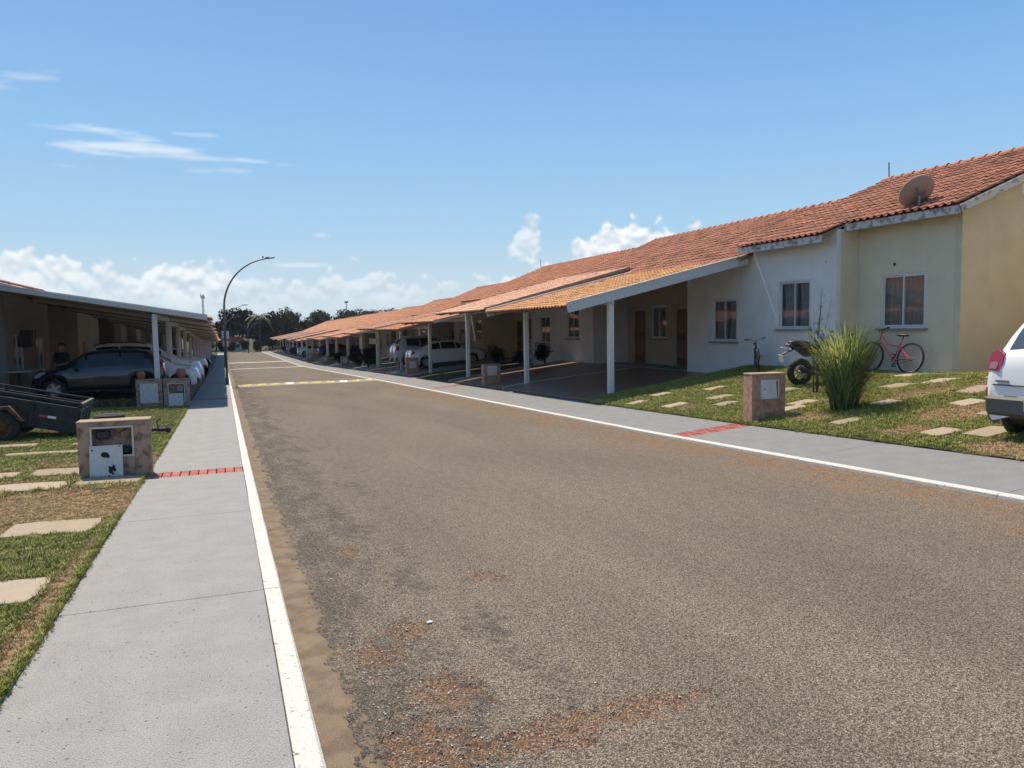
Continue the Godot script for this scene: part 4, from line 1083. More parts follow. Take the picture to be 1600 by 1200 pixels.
func car(o: Dictionary):
	var T = o.table; var kx = o.get("kx", 1.0); var ky = o.get("ky", 1.0); var kz = o.get("kz", 1.0)
	var wb = o.wheels; var R = o.get("R", 0.30)
	var xs = []; var cc = [[], [], [], []]
	for r in T:
		xs.append(r[0] * kx)
		cc[0].append(r[1] * ky); cc[1].append(r[2] * ky); cc[2].append(r[3] * kz); cc[3].append(r[4] * kz)
	var xa = xs[0]; var xb = xs[-1]
	var arch = R + 0.055
	var S = func(x, t, side):
		var belt = terp(xs, cc[0], x); var top = maxf(terp(xs, cc[1], x), belt + 0.02); var w = terp(xs, cc[2], x); var wt = terp(xs, cc[3], x)
		var yb = 0.21 + 0.09 * pow(maxf(0.0, absf(x) / xb - 0.8) / 0.2, 2.0)
		for wx in wb:
			if absf(x - wx) < arch: yb = maxf(yb, R + sqrt(arch * arch - (x - wx) * (x - wx)) - 0.01)
		var p = [Vector2(w * 0.93, yb), Vector2(w * 0.985, yb + 0.05), Vector2(w, lerpf(yb, belt, 0.45)), Vector2(w * 0.99, lerpf(yb, belt, 0.8)), Vector2(w * 0.955, belt), Vector2(lerpf(w * 0.955, wt, 0.9), lerpf(belt, top, 0.88)), Vector2(wt * 0.9, top - 0.004), Vector2(wt * 0.5, top + 0.018), Vector2(0.0, top + 0.024)]
		var i = clampi(int(t), 0, 7)
		var q = p[i].lerp(p[i + 1], t - i)
		return Vector3(x, q.y, q.x * side)
	var t = thing("car", o.label, "car", o.at, o.turn, o.get("group", ""))
	var grid_x = []
	for k in 93: grid_x.append(lerpf(xa, xb, k / 92.0))
	for x in xs: grid_x.append(x)
	grid_x.sort()
	var st = mb(); st.set_smooth_group(1)
	for side in [1.0, -1.0]:
		for k in grid_x.size() - 1:
			if grid_x[k + 1] - grid_x[k] < 0.001: continue
			for j in 16: quad(st, S.call(grid_x[k], j * 0.5, side), S.call(grid_x[k + 1], j * 0.5, side), S.call(grid_x[k + 1], j * 0.5 + 0.5, side), S.call(grid_x[k], j * 0.5 + 0.5, side))
		st.set_smooth_group(2)
		for e in [xa, xb]:
			for j in 16: tri(st, S.call(e, j * 0.5, side), S.call(e, j * 0.5 + 0.5, side), Vector3(e, 0.45 * ky, 0))
		st.set_smooth_group(1)
	obj("body", st, o.paint, t)
	var patch = func(called, x0, x1, t0, t1, m, parent, side, off := 0.006, slant := 0.0):
		var ss = mb(); ss.set_smooth_group(1)
		var f = func(u, v):
			var x = lerpf(x0, x1, u) + slant * v
			var tt = lerpf(t0, t1, v)
			var c = S.call(x, tt, side)
			var n: Vector3 = (S.call(x + 0.02, tt, side) - S.call(x - 0.02, tt, side)).cross(S.call(x, minf(tt + 0.1, 8.0), side) - S.call(x, maxf(tt - 0.1, 0.0), side)).normalized()
			if n.dot(c - Vector3(c.x * 0.8, 0.7, 0)) < 0: n = -n
			return c + n * off
		for a in 8:
			for b in 6: quad(ss, f.call(a / 8.0, b / 6.0), f.call((a + 1) / 8.0, b / 6.0), f.call((a + 1) / 8.0, (b + 1) / 6.0), f.call(a / 8.0, (b + 1) / 6.0))
		return obj(called, ss, m, parent)
	for side in [1.0, -1.0]:
		for q in o.side_glass: patch.call("side_window", q[0], q[1], 4.12, 4.92, M.car_glass, t, side, 0.006, q[2])
		patch.call("windscreen", o.screen[0], o.screen[1], 6.05, 8.0, M.car_glass, t, side)
		patch.call("rear_window", o.rear[0], o.rear[1], 6.1, 8.0, o.get("rear_glass", M.car_glass), t, side)
		patch.call("headlight", xb - 0.42 * kx, xb - 0.13 * kx, 3.1, 4.3, M.lamp_clear, t, side)
		if not o.get("own_rear", false): patch.call("tail_light", xa + 0.015, xa + 0.24, 3.0, 4.4, M.lamp_red, t, side)
		patch.call("bumper", xb - 0.12, xb - 0.005, 0.1, 2.2, M.grey_plastic, t, side)
		patch.call("bumper", xa + 0.004, xa + 0.16, 0.0, 1.7, M.grey_plastic, t, side)
		patch.call("sill_trim", wb[0] + arch, wb[1] - arch, 0.0, 1.0, M.grey_plastic, t, side)
		var ss = mb()
		blob(ss, Vector3(o.screen[0] + 0.16, 0.96 * ky, side * (0.80 * kz + 0.09)), Vector3(0.06, 0.075, 0.10), Basis(), 6)
		obj("mirror", ss, o.paint, t)
		for wx in wb:
			ss = mb()
			var tf = Transform3D(Basis(Vector3.RIGHT, PI / 2 * side), Vector3(wx, R, side * 0.70 * kz))
			lathe(ss, [[R * 0.66, -0.07], [R * 0.92, -0.085], [R, -0.06], [R, 0.06], [R * 0.92, 0.085], [R * 0.66, 0.07]], 28, tf)
			var wheel = obj("wheel", ss, M.rubber, t)
			ss = mb()
			lathe(ss, [[R * 0.67, 0.072], [R * 0.60, 0.05], [R * 0.58, 0.02], [0.0, 0.02]], 24, tf)
			for k in 5:
				var b2 = tf.basis * Basis(Vector3.UP, TAU * k / 5.0)
				cbx(ss, tf.origin + b2 * Vector3(R * 0.34, 0.045, 0), Vector3(R * 0.62, 0.03, 0.07), 0.008, b2)
			lathe(ss, [[0.06, 0.07], [0.0, 0.07]], 12, tf)
			obj("rim", ss, M.rim, wheel)
	st = mb()
	cbx(st, Vector3(0, 0.38, 0), Vector3((xb - xa) * 0.9, 0.28, 1.16 * kz), 0.05)
	obj("underbody", st, M.plastic, t)
	if o.get("rails", false):
		for side in [1.0, -1.0]:
			st = mb()
			var pts = []
			for k in 9:
				var c = S.call(lerpf(xa * 0.72, xb * 0.1, k / 8.0), 5.6, side)
				pts.append(c + Vector3(0, 0.055 if k > 0 and k < 8 else 0.0, 0))
			tube(st, pts, 0.018, 6)
			obj("roof_rail", st, M.plastic, t)
	return [t, S]
func cars():
	var hg = [[-1.28, -0.62, 0.0], [-0.56, 0.30, 0.0], [0.36, 0.62, 0.0]]
	# right edge: white hatchback, tail to the street
	var y = lot(10.9, 6.3)
	var r = car({table = HATCH, kx = 1.0, ky = 1.10, kz = 1.04, wheels = [-1.20, 1.22], R = 0.33, paint = M.car_white, side_glass = hg, screen = [0.46, 0.94], rear = [-1.69, -1.38], rear_glass = M.rear_glass, own_rear = true, at = P(11.18, lot(9.9, 6.3) + 0.0, 6.33), turn = 0.0, label = "white hatchback at the right edge, its tail to the street"})
	var t = r[0]
	t.rotation.z = 0.06
	for side in [1.0, -1.0]:
		var st = mb()
		var poly = PackedVector2Array([Vector2(0.0, 0.0), Vector2(0.16, -0.015), Vector2(0.205, 0.10), Vector2(0.20, 0.22), Vector2(0.10, 0.27), Vector2(0.02, 0.235), Vector2(-0.005, 0.1)])
		prism(st, poly, 0.12, Transform3D(Basis(Vector3(-0.12, 0, -side).normalized(), Vector3(0.25, 0.97, 0).normalized(), Vector3(1, 0, 0)), Vector3(-1.81, 0.95, side * 0.755)))
		var lamp = obj("tail_light", st, M.lamp_red, t)
		st = mb()
		prism(st, PackedVector2Array([Vector2(0.03, 0.025), Vector2(0.13, 0.02), Vector2(0.15, 0.09), Vector2(0.10, 0.12), Vector2(0.025, 0.10)]), 0.03, Transform3D(Basis(Vector3(-0.12, 0, -side).normalized(), Vector3(0.25, 0.97, 0).normalized(), Vector3(1, 0, 0)), Vector3(-1.819, 0.95, side * 0.755)))
		obj("lens", st, M.lens_dim, lamp)
		st = mb()
		cbx(st, Vector3(-1.80, 0.66, side * 0.755), Vector3(0.05, 0.15, 0.05), 0.015); obj("reflector", st, M.lamp_red, t)
	var st2 = mb()
	cbx(st2, Vector3(-1.80, 0.50, 0), Vector3(0.16, 0.30, 1.57), 0.06)
	obj("lower_bumper", st2, M.grey_plastic, t)
	st2 = mb(); cbx(st2, Vector3(-1.875, 0.52, 0), Vector3(0.02, 0.13, 0.46), 0.006); obj("number_plate", st2, M.plate, t)
	st2 = mb(); bx(st2, Vector3(-1.835, 0.77, 0.0), Vector3(0.03, 0.012, 1.32)); obj("tailgate_gap", st2, M.plastic, t)
	st2 = mb()
	for k in 5: bx(st2, Vector3(-1.846, 0.82, -0.60 + k * 0.034), Vector3(0.03, 0.025, 0.022))
	obj("badge", st2, M.print, t)
	# left carport
	y = lot(-4.2, 27.6) + 0.035
	car({table = HATCH, kx = 1.04, ky = 1.0, kz = 1.08, wheels = [-1.22, 1.26], R = 0.31, paint = M.car_navy, side_glass = [[-1.30, -0.64, 0.0], [-0.58, 0.32, 0.0], [0.38, 0.65, 0.0]], screen = [0.48, 0.98], rear = [-1.75, -1.50], at = P(-3.7, y, 27.9), turn = PI, label = "dark navy car under the nearest left carport, tail to the street"})
	car({table = HATCH, kx = 1.08, ky = 1.0, kz = 1.08, wheels = [-1.30, 1.30], R = 0.31, paint = M.car_white, side_glass = [[-1.36, -0.66, 0.0], [-0.60, 0.32, 0.0], [0.38, 0.66, 0.0]], screen = [0.50, 1.02], rear = [-1.82, -1.62], at = P(-2.80, lot(-2.9, 30.3) + 0.035, 30.3), turn = 0.0, label = "white hatchback with its nose over the left pavement"})
	car({table = HATCH, kx = 1.2, ky = 1.2, kz = 1.16, wheels = [-1.38, 1.40], R = 0.36, paint = M.car_white, side_glass = [[-1.50, -0.74, 0.0], [-0.68, 0.36, 0.0], [0.44, 0.72, 0.0]], screen = [0.56, 1.12], rear = [-2.0, -1.78], rails = true, at = P(-2.98, lot(-3, 33) + 0.035, 33.1), turn = 0.0, label = "tall white car with black roof rails beyond the white hatchback"})
	# right row
	var sg = [[-1.05, -0.50, 0.0], [-0.44, 0.36, 0.0], [0.42, 0.70, 0.0]]
	var sd = car({table = SEDAN, wheels = [-1.35, 1.32], R = 0.31, paint = M.car_white, side_glass = sg, screen = [0.50, 1.02], rear = [-1.42, -0.98], at = P(11.75, lot(11.6, 41.5) + 0.03, 41.5), turn = 0.0, label = "white sedan parked under the right carports, tail to the street", group = "cars under the far carports"})
	sd[0].rotation.z = 0.05
	var sv = car({table = HATCH, kx = 1.18, ky = 1.16, kz = 1.12, wheels = [-1.36, 1.38], R = 0.35, paint = M.car_silver, side_glass = [[-1.47, -0.72, 0.0], [-0.66, 0.36, 0.0], [0.42, 0.72, 0.0]], screen = [0.55, 1.10], rear = [-1.97, -1.74], at = P(11.4, lot(11.4, 44.0) + 0.03, 44.2), turn = 0.0, label = "silver sport utility car beyond the white sedan", group = "cars under the far carports"})
	var more = [[11.6, 84.0, 0.0, "dark car far along the right row under a carport"], [11.3, 104.0, 0.0, "pale car far along the right row"], [11.4, 124.0, 0.0, "furthest car of the right row"], [-3.4, 48.0, 0.0, "grey car beyond the left street lamp"], [-3.2, 55.0, 0.0, "car further along the left row"], [-3.2, 68.5, 0.0, "furthest car of the left row"]]
	for k in more.size():
		var m = more[k]
		var c = dup((sv if k % 2 == 0 else sd)[0], P(m[0], lot(m[0], m[1]) + 0.03, m[1]), m[2], m[3])
		c.rotation.z = 0.0
		c.get_node("body").material_override = [M.car_black, M.car_white, M.car_silver, M.car_silver, M.car_white, M.car_black][k]
func trailer():
	var y0 = lot(-3.9, 17.3)
	var t = thing("utility_trailer", "black box trailer with rusty fender tipped on its drawbar, left lawn", "trailer", P(-4.0, y0 + 0.31, 17.68))
	var tilt = Basis(Vector3.BACK, -0.225)             # nose down toward the street
	var B = func(st, c, s): bx(st, tilt * c, s, tilt)
	var L0 = -1.25; var L1 = 1.22; var W = 0.64; var H0 = 0.06; var H1 = 0.62
	for z in [-W, W]:
		var st = mb()
		B.call(st, Vector3((L0 + L1) / 2, (H0 + H1) / 2 - 0.05, z), Vector3(L1 - L0, H1 - H0 - 0.14, 0.02))
		obj("side_panel", st, M.trailer, t)
		for q in [[H1 - 0.09, 0.055, 0.05], [H1 + 0.02, 0.04, 0.04], [H0 + 0.02, 0.05, 0.05]]:
			st = mb(); B.call(st, Vector3((L0 + L1) / 2, q[0], z), Vector3(L1 - L0, q[1], q[2])); obj("rail", st, M.trailer, t)
		for x in [L0 + 0.03, -0.35, 0.42, L1 - 0.03]:
			st = mb(); B.call(st, Vector3(x, (H0 + H1) / 2, z * 1.035), Vector3(0.045, H1 - H0, 0.035)); obj("stake", st, M.trailer, t)
	for x in [L1, L0]:
		var st = mb()
		B.call(st, Vector3(x, (H0 + H1) / 2 - 0.05, 0), Vector3(0.02, H1 - H0 - 0.12, W * 2 - 0.03)); obj("end_panel", st, M.trailer, t)
		for z in [-0.55, -0.2, 0.2, 0.55]:
			st = mb(); B.call(st, Vector3(x + 0.025, (H0 + H1) / 2, z), Vector3(0.03, H1 - H0, 0.05)); obj("stake", st, M.pole, t)
		st = mb(); B.call(st, Vector3(x + 0.01, H1 + 0.02, 0), Vector3(0.05, 0.045, W * 2 + 0.04)); obj("rail", st, M.pole, t)
	var st = mb(); B.call(st, Vector3((L0 + L1) / 2, H0, 0), Vector3(L1 - L0 - 0.02, 0.03, W * 2 - 0.03)); obj("bed", st, M.trailer, t)
	st = mb(); B.call(st, Vector3(0.62, 0.30, W + 0.013), Vector3(0.14, 0.045, 0.006)); obj("red_reflector", st, M.red_mark, t)
	st = mb(); B.call(st, Vector3(0.765, 0.30, W + 0.013), Vector3(0.145, 0.045, 0.006)); obj("white_reflector", st, M.white_mark, t)
	for z in [-0.80, 0.80]:
		st = mb()
		var tf = Transform3D(Basis(Vector3.RIGHT, PI / 2), Vector3(0, 0, z))
		lathe(st, [[0.19, -0.07], [0.28, -0.09], [0.31, -0.06], [0.31, 0.06], [0.28, 0.09], [0.19, 0.07]], 28, tf)
		var w = obj("wheel", st, M.rubber, t)
		st = mb(); lathe(st, [[0.19, 0.06], [0.12, 0.02], [0.11, 0.06], [0.0, 0.06]], 20, tf); lathe(st, [[0.19, -0.06], [0.0, -0.05]], 20, tf)
		obj("rim", st, M.rust, w)
		st = mb()
		var prof = [Vector2(-0.42, 0.06), Vector2(-0.30, 0.36), Vector2(0.16, 0.40), Vector2(0.40, 0.10)]
		for k in 3:
			var a = prof[k]; var b = prof[k + 1]
			slab(st, Vector3(a.x, a.y, z - 0.13), Vector3(b.x, b.y, z - 0.13), Vector3(b.x, b.y, z + 0.13), Vector3(a.x, a.y, z + 0.13), Vector3(0, -0.012, 0))
		prism(st, PackedVector2Array([prof[0], prof[1], prof[2], prof[3], Vector2(0.33, 0.10), Vector2(0.13, 0.34), Vector2(-0.26, 0.31), Vector2(-0.36, 0.06)]), 0.01, Transform3D(Basis(), Vector3(0, 0, z + 0.13 * signf(z))))
		obj("fender", st, M.rust, t)
	st = mb()
	tube(st, [Vector3(0, 0, -0.8), Vector3(0, 0, 0.8)], 0.03, 8); obj("axle", st, M.rust, t)
	st = mb()
	var tip = Vector3(2.72, -0.23, 0.70)
	for z in [-0.45, 0.5]: bar(st, tilt * Vector3(L1 - 0.3, 0.0, z), tip, 0.06, 0.06)
	obj("drawbar", st, M.black, t)
	st = mb()
	cbx(st, tip + Vector3(0.06, 0.0, 0), Vector3(0.24, 0.08, 0.09), 0.02); tube(st, [tip + Vector3(-0.02, 0.02, 0), tip + Vector3(-0.05, 0.16, 0), tip + Vector3(0.02, 0.22, 0)], 0.014, 6)
	blob(st, tip + Vector3(0.16, -0.02, 0), Vector3(0.06, 0.05, 0.05), Basis(), 6)
	tube(st, [tip + Vector3(0.1, 0.03, 0), tip + Vector3(0.2, 0.13, 0.02), tip + Vector3(0.26, 0.05, 0.02)], 0.012, 6)
	obj("coupling", st, M.black, t)
	# spare wheel lying on the grass
	st = mb()
	lathe(st, [[0.2, 0.02], [0.29, 0.0], [0.335, 0.04], [0.335, 0.15], [0.29, 0.19], [0.2, 0.17]], 32)
	var sp = obj("spare_tyre", st, M.rubber); sp.position = P(-2.62, lot(-2.6, 20.4) + 0.02, 20.4)
	tag(sp, "black spare tyre lying on the lawn behind the trailer", "tyre")
	st = mb(); lathe(st, [[0.2, 0.165], [0.17, 0.10], [0.08, 0.13], [0.0, 0.13]], 24); obj("rim", st, M.rim, sp)

# ---------- two-wheelers ----------
func spoked(t, called, c: Vector3, R: float, tyre: float, m_rim, n_sp := 24, axis := Vector3.BACK):
	var b = Basis(Quaternion(Vector3.UP, axis))
	var st = mb(); torus(st, R - tyre, tyre, Transform3D(b, c), 36, 8)
	var w = obj(called, st, M.rubber, t)
	st = mb(); torus(st, R - tyre * 2.1, tyre * 0.42, Transform3D(b, c), 36, 6); obj("rim", st, m_rim, w)
	st = mb()
	for k in n_sp:
		var a = TAU * k / n_sp
		tube(st, [c + b * Vector3(cos(a) * 0.02, 0.025 * (1 if k % 2 else -1), sin(a) * 0.02), c + b * Vector3(cos(a + 0.15) * (R - tyre * 2.1), 0, sin(a + 0.15) * (R - tyre * 2.1))], 0.0016, 3, false)
	tube(st, [c + b * Vector3(0, -0.05, 0), c + b * Vector3(0, 0.05, 0)], 0.022, 8)
	obj("spokes", st, M.steel, w)
	return w
func bicycle(label, at, turn, k, m_frame, lean, steer):
	var t = thing("bicycle", label, "bicycle", at, turn)
	t.rotation.x = lean
	var R = 0.355 * k
	var rw = Vector3(-0.54, 0.355, 0) * k; var fw = Vector3(0.54, 0.355, 0) * k
	spoked(t, "rear_wheel", rw, R, 0.026 * k, M.rim); spoked(t, "front_wheel", fw, R, 0.026 * k, M.rim)
	var bb = Vector3(-0.10, 0.29, 0) * k; var seat = Vector3(-0.26, 0.76, 0) * k; var head = Vector3(0.34, 0.86, 0) * k; var low = Vector3(0.37, 0.74, 0) * k
	var st = mb()
	var mid = Vector3(0.02, 0.63, 0) * k
	tube(st, [head, mid + Vector3(0.1, 0.03, 0) * k, Vector3(-0.215, 0.60, 0) * k], 0.018 * k, 8); tube(st, [low, bb], 0.022 * k, 8); tube(st, [bb, seat], 0.017 * k, 8); tube(st, [head + Vector3(-0.01, 0.03, 0), low + Vector3(0.01, -0.02, 0)], 0.024 * k, 8)
	for z in [-0.05, 0.05]:
		tube(st, [bb + Vector3(0, 0, z * 0.6), rw + Vector3(0, 0, z)], 0.010 * k, 6); tube(st, [Vector3(-0.21, 0.62, z * 0.3) * k, rw + Vector3(0, 0, z)], 0.009 * k, 6)
	obj("frame", st, m_frame, t)
	st = mb()
	for z in [-0.055, 0.055]: tube(st, [low + Vector3(0.01, -0.02, z), fw + Vector3(0, 0, z)], 0.014 * k, 6)
	obj("fork", st, M.plastic, t)
	st = mb()
	tube(st, [head, head + Vector3(-0.015, 0.09, 0) * k], 0.014 * k, 6)
	var hb = Basis(Vector3.UP, steer); var hc = head + Vector3(0.0, 0.12, 0) * k
	tube(st, [hc + hb * Vector3(-0.08, 0.04, -0.31) * k, hc + hb * Vector3(-0.03, 0.03, -0.16) * k, hc + hb * Vector3(0.02, -0.02, 0) * k, hc + hb * Vector3(-0.03, 0.03, 0.16) * k, hc + hb * Vector3(-0.08, 0.04, 0.31) * k], 0.012 * k, 8)
	for s in [-1.0, 1.0]:
		tube(st, [hc + hb * Vector3(-0.06, 0.036, s * 0.21) * k, hc + hb * Vector3(-0.085, 0.04, s * 0.33) * k], 0.018 * k, 8)
		tube(st, [hc + hb * Vector3(-0.02, 0.02, s * 0.19) * k, hc + hb * Vector3(0.03, -0.02, s * 0.27) * k], 0.007, 5)
	obj("handlebar", st, M.plastic, t)
	st = mb()
	tube(st, [seat, seat + Vector3(-0.02, 0.07, 0) * k], 0.013 * k, 6)
	blob(st, seat + Vector3(-0.03, 0.10, 0) * k, Vector3(0.135, 0.03, 0.065) * k, Basis(), 8); blob(st, seat + Vector3(0.08, 0.098, 0) * k, Vector3(0.09, 0.022, 0.026) * k, Basis(), 6)
	obj("saddle", st, M.black, t)
	st = mb()
	torus(st, 0.085 * k, 0.009, Transform3D(Basis(Vector3.RIGHT, PI / 2), bb + Vector3(0, 0, 0.05)), 20, 5); torus(st, 0.045 * k, 0.012, Transform3D(Basis(Vector3.RIGHT, PI / 2), rw + Vector3(0, 0, 0.045)), 16, 5)
	for s in [-1.0, 1.0]:
		bar(st, bb + Vector3(0, 0, s * 0.07), bb + Vector3(0.10 * s, -0.13 * s, s * 0.08) * 1.0, 0.014, 0.022)
		cbx(st, bb + Vector3(0.10 * s, -0.13 * s, s * 0.13), Vector3(0.09, 0.022, 0.08), 0.006)
	tube(st, [bb + Vector3(0, 0.085 * k, 0.05), rw + Vector3(0, 0.045 * k, 0.045)], 0.005, 4); tube(st, [bb + Vector3(0, -0.085 * k, 0.05), rw + Vector3(0, -0.045 * k, 0.045)], 0.005, 4)
	obj("crankset", st, M.plastic, t)
	return t
func motorcycle():
	var at = P(12.22, lot(12.2, 13.85) + 0.015, 13.85)
	var t = thing("motorcycle", "black and blue motorcycle parked on the lawn behind the tall grass clump", "motorcycle", at, 0.62)
	t.rotation.y = -0.2
	t.rotation.x = 0.07
	# local x forward, rear wheel at the origin
	var R = 0.31
	for q in [[0.0, 0.075, 0.0, "rear_wheel"], [1.33, 0.06, 0.0, "front_wheel"]]:
		var c = Vector3(q[0], R, 0)
		var st = mb()
		torus(st, R - q[1], q[1], Transform3D(Basis(Vector3.RIGHT, PI / 2), c), 36, 10)
		var w = obj(q[3], st, M.rubber, t)
		st = mb()
		torus(st, R - q[1] * 1.75, 0.018, Transform3D(Basis(Vector3.RIGHT, PI / 2), c), 32, 6)
		for k in 5:
			var a = TAU * k / 5.0 + 0.3
			var d = Vector3(cos(a), sin(a), 0)
			bar(st, c + d * 0.04, c + d * (R - q[1] * 1.75), 0.035, 0.024, Vector3.BACK)
		tube(st, [c + Vector3(0, 0, -0.08), c + Vector3(0, 0, 0.08)], 0.04, 10)
		obj("rim", st, M.rim, w)
		st = mb(); torus(st, 0.10, 0.012, Transform3D(Basis(Vector3.RIGHT, PI / 2), c + Vector3(0, 0, 0.06)), 24, 5); obj("brake_disc", st, M.steel, w)
	var st = mb()
	for z in [-0.10, 0.10]: bar(st, Vector3(0, R, z), Vector3(0.52, 0.42, z * 0.8), 0.035, 0.06)
	obj("swingarm", st, M.plastic, t)
	st = mb()
	blob(st, Vector3(0.66, 0.46, 0), Vector3(0.24, 0.20, 0.15), Basis(), 10, 0.7); blob(st, Vector3(0.78, 0.62, 0), Vector3(0.14, 0.14, 0.12), Basis(), 8, 0.8)
	for k in 5: bx(st, Vector3(0.80, 0.56 + k * 0.03, 0), Vector3(0.2, 0.008, 0.22))
	obj("engine", st, M.plastic, t)
	st = mb()
	tube(st, [Vector3(0.85, 0.5, 0.10), Vector3(0.86, 0.28, 0.13), Vector3(0.6, 0.22, 0.15), Vector3(0.3, 0.27, 0.16)], 0.022, 8); tube(st, [Vector3(0.34, 0.27, 0.16), Vector3(-0.10, 0.42, 0.17)], [0.035, 0.055], 12)
	obj("exhaust", st, M.plastic, t)
	st = mb()
	tube(st, [Vector3(1.05, 0.98, 0), Vector3(0.55, 0.72, 0), Vector3(0.45, 0.45, 0)], 0.03, 8); tube(st, [Vector3(0.6, 0.76, 0.06), Vector3(-0.1, 0.86, 0.05)], 0.018, 6); tube(st, [Vector3(0.6, 0.76, -0.06), Vector3(-0.1, 0.86, -0.05)], 0.018, 6)
	obj("frame", st, M.black, t)
	st = mb()
	blob(st, Vector3(0.60, 1.0, 0), Vector3(0.27, 0.16, 0.16), Basis(Vector3.BACK, -0.12), 12, 0.8)
	obj("fuel_tank", st, M.blue, t)
	st = mb()
	for z in [-0.13, 0.13]: blob(st, Vector3(0.92, 0.80, z), Vector3(0.20, 0.15, 0.04), Basis(Vector3.BACK, -0.5), 8)
	obj("side_fairing", st, M.blue, t)
	st = mb()
	blob(st, Vector3(0.18, 0.88, 0), Vector3(0.30, 0.065, 0.15), Basis(Vector3.BACK, 0.06), 10, 0.7); blob(st, Vector3(-0.06, 0.965, 0), Vector3(0.26, 0.07, 0.13), Basis(Vector3.BACK, -0.05), 10, 0.7)
	obj("seat", st, M.black, t)
	st = mb()
	prism(st, PackedVector2Array([Vector2(-0.36, 0.93), Vector2(-0.3, 0.97), Vector2(0.2, 0.90), Vector2(0.42, 0.80), Vector2(0.30, 0.70), Vector2(0.10, 0.66), Vector2(-0.1, 0.80)]), 0.18, Transform3D(Basis(), Vector3(0, 0, -0.09)))
	obj("tail_fairing", st, M.plastic, t)
	st = mb(); cbx(st, Vector3(-0.36, 0.92, 0), Vector3(0.04, 0.05, 0.14), 0.012); obj("tail_light", st, M.lamp_red, t)
	st = mb()
	bar(st, Vector3(-0.2, 0.84, 0), Vector3(-0.46, 0.72, 0), 0.12, 0.02)
	obj("plate_holder", st, M.plastic, t)
	st = mb(); cbx(st, Vector3(-0.475, 0.63, 0), Vector3(0.012, 0.17, 0.20), 0.004, Basis(Vector3.BACK, 0.2)); obj("number_plate", st, M.plate, t)
	st = mb()
	for z in [-1.0, 1.0]:
		tube(st, [Vector3(-0.32, 0.86, z * 0.05), Vector3(-0.36, 0.85, z * 0.16)], 0.01, 5); blob(st, Vector3(-0.37, 0.85, z * 0.19), Vector3(0.03, 0.025, 0.035), Basis(), 5)
	obj("indicators", st, M.lamp_clear, t)
	st = mb()
	for z in [-0.1, 0.1]: tube(st, [Vector3(1.33, R, z), Vector3(1.03, 1.02, z)], 0.024, 8)
	obj("fork", st, M.steel, t)
	st = mb()
	tube(st, [Vector3(0.88, 1.10, -0.38), Vector3(0.98, 1.12, -0.2), Vector3(1.02, 1.06, 0), Vector3(0.98, 1.12, 0.2), Vector3(0.88, 1.10, 0.38)], 0.014, 8)
	for z in [-1.0, 1.0]:
		tube(st, [Vector3(0.97, 1.1, z * 0.24), Vector3(0.98, 1.18, z * 0.34)], 0.006, 5); blob(st, Vector3(0.98, 1.19, z * 0.38), Vector3(0.015, 0.04, 0.075), Basis(), 6)
	obj("handlebar", st, M.plastic, t)
	st = mb(); blob(st, Vector3(1.16, 0.95, 0), Vector3(0.10, 0.12, 0.12), Basis(), 8); obj("headlight", st, M.plastic, t)
	st = mb()
	for k in 8:
		var a = 0.3 + k * 0.2; var b = a + 0.2
		slab(st, Vector3(1.33 + cos(a) * 0.34, R + sin(a) * 0.34, -0.07), Vector3(1.33 + cos(b) * 0.34, R + sin(b) * 0.34, -0.07), Vector3(1.33 + cos(b) * 0.34, R + sin(b) * 0.34, 0.07), Vector3(1.33 + cos(a) * 0.34, R + sin(a) * 0.34, 0.07), Vector3(0, 0.006, 0))
	obj("mudguard", st, M.plastic, t)
	st = mb(); tube(st, [Vector3(0.5, 0.34, -0.1), Vector3(0.42, 0.02, -0.26)], 0.012, 6); obj("kickstand", st, M.steel, t)

# ---------- plants ----------
func arc_blades(seed_, n, h, reach, wide, c0: Color, c1: Color, spread := 0.12):
	var r = RandomNumberGenerator.new(); r.seed = seed_
	var v = PackedVector3Array(); var c = PackedColorArray(); var nn = PackedVector3Array(); var ix = PackedInt32Array()
	for k in n:
		var a = r.randf() * TAU; var d = Vector3(cos(a), 0, sin(a)); var s = Vector3(-d.z, 0, d.x)
		var o = Vector3(r.randfn(0, 1), 0, r.randfn(0, 1)) * spread
		var hh = h * r.randf_range(0.45, 1.08); var rr = reach * pow(r.randf(), 0.6) * (0.55 + 0.45 * hh / h)
		var droop = r.randf_range(0.5, 1.4); var w = wide * r.randf_range(0.6, 1.2)
		var col = c0.lerp(c1, r.randf()); col.a = 1.0
		var m = 6
		for i in m + 1:
			var u = float(i) / m
			var p = o + d * rr * pow(u, 1.25) + Vector3(0, hh * (u * 1.40 - 0.62 * droop * pow(u, 3.0)), 0) + s * sin(u * 2.0 + k) * 0.02
			var ww = w * (1.0 - pow(u, 2.0)) + 0.0008
			v.append(p - s * ww); v.append(p + s * ww); c.append(col); c.append(col)
			var up = (Vector3.UP * 0.5 + d * 0.6 * u).normalized(); nn.append(up); nn.append(up)
			if i < m:
				var b = v.size() - 2
				for q in [b, b + 1, b + 2, b + 1, b + 3, b + 2]: ix.append(q)
	var arr = []; arr.resize(Mesh.ARRAY_MAX)
	arr[Mesh.ARRAY_VERTEX] = v; arr[Mesh.ARRAY_NORMAL] = nn; arr[Mesh.ARRAY_COLOR] = c; arr[Mesh.ARRAY_INDEX] = ix
	var me = ArrayMesh.new(); me.add_surface_from_arrays(Mesh.PRIMITIVE_TRIANGLES, arr)
	return me
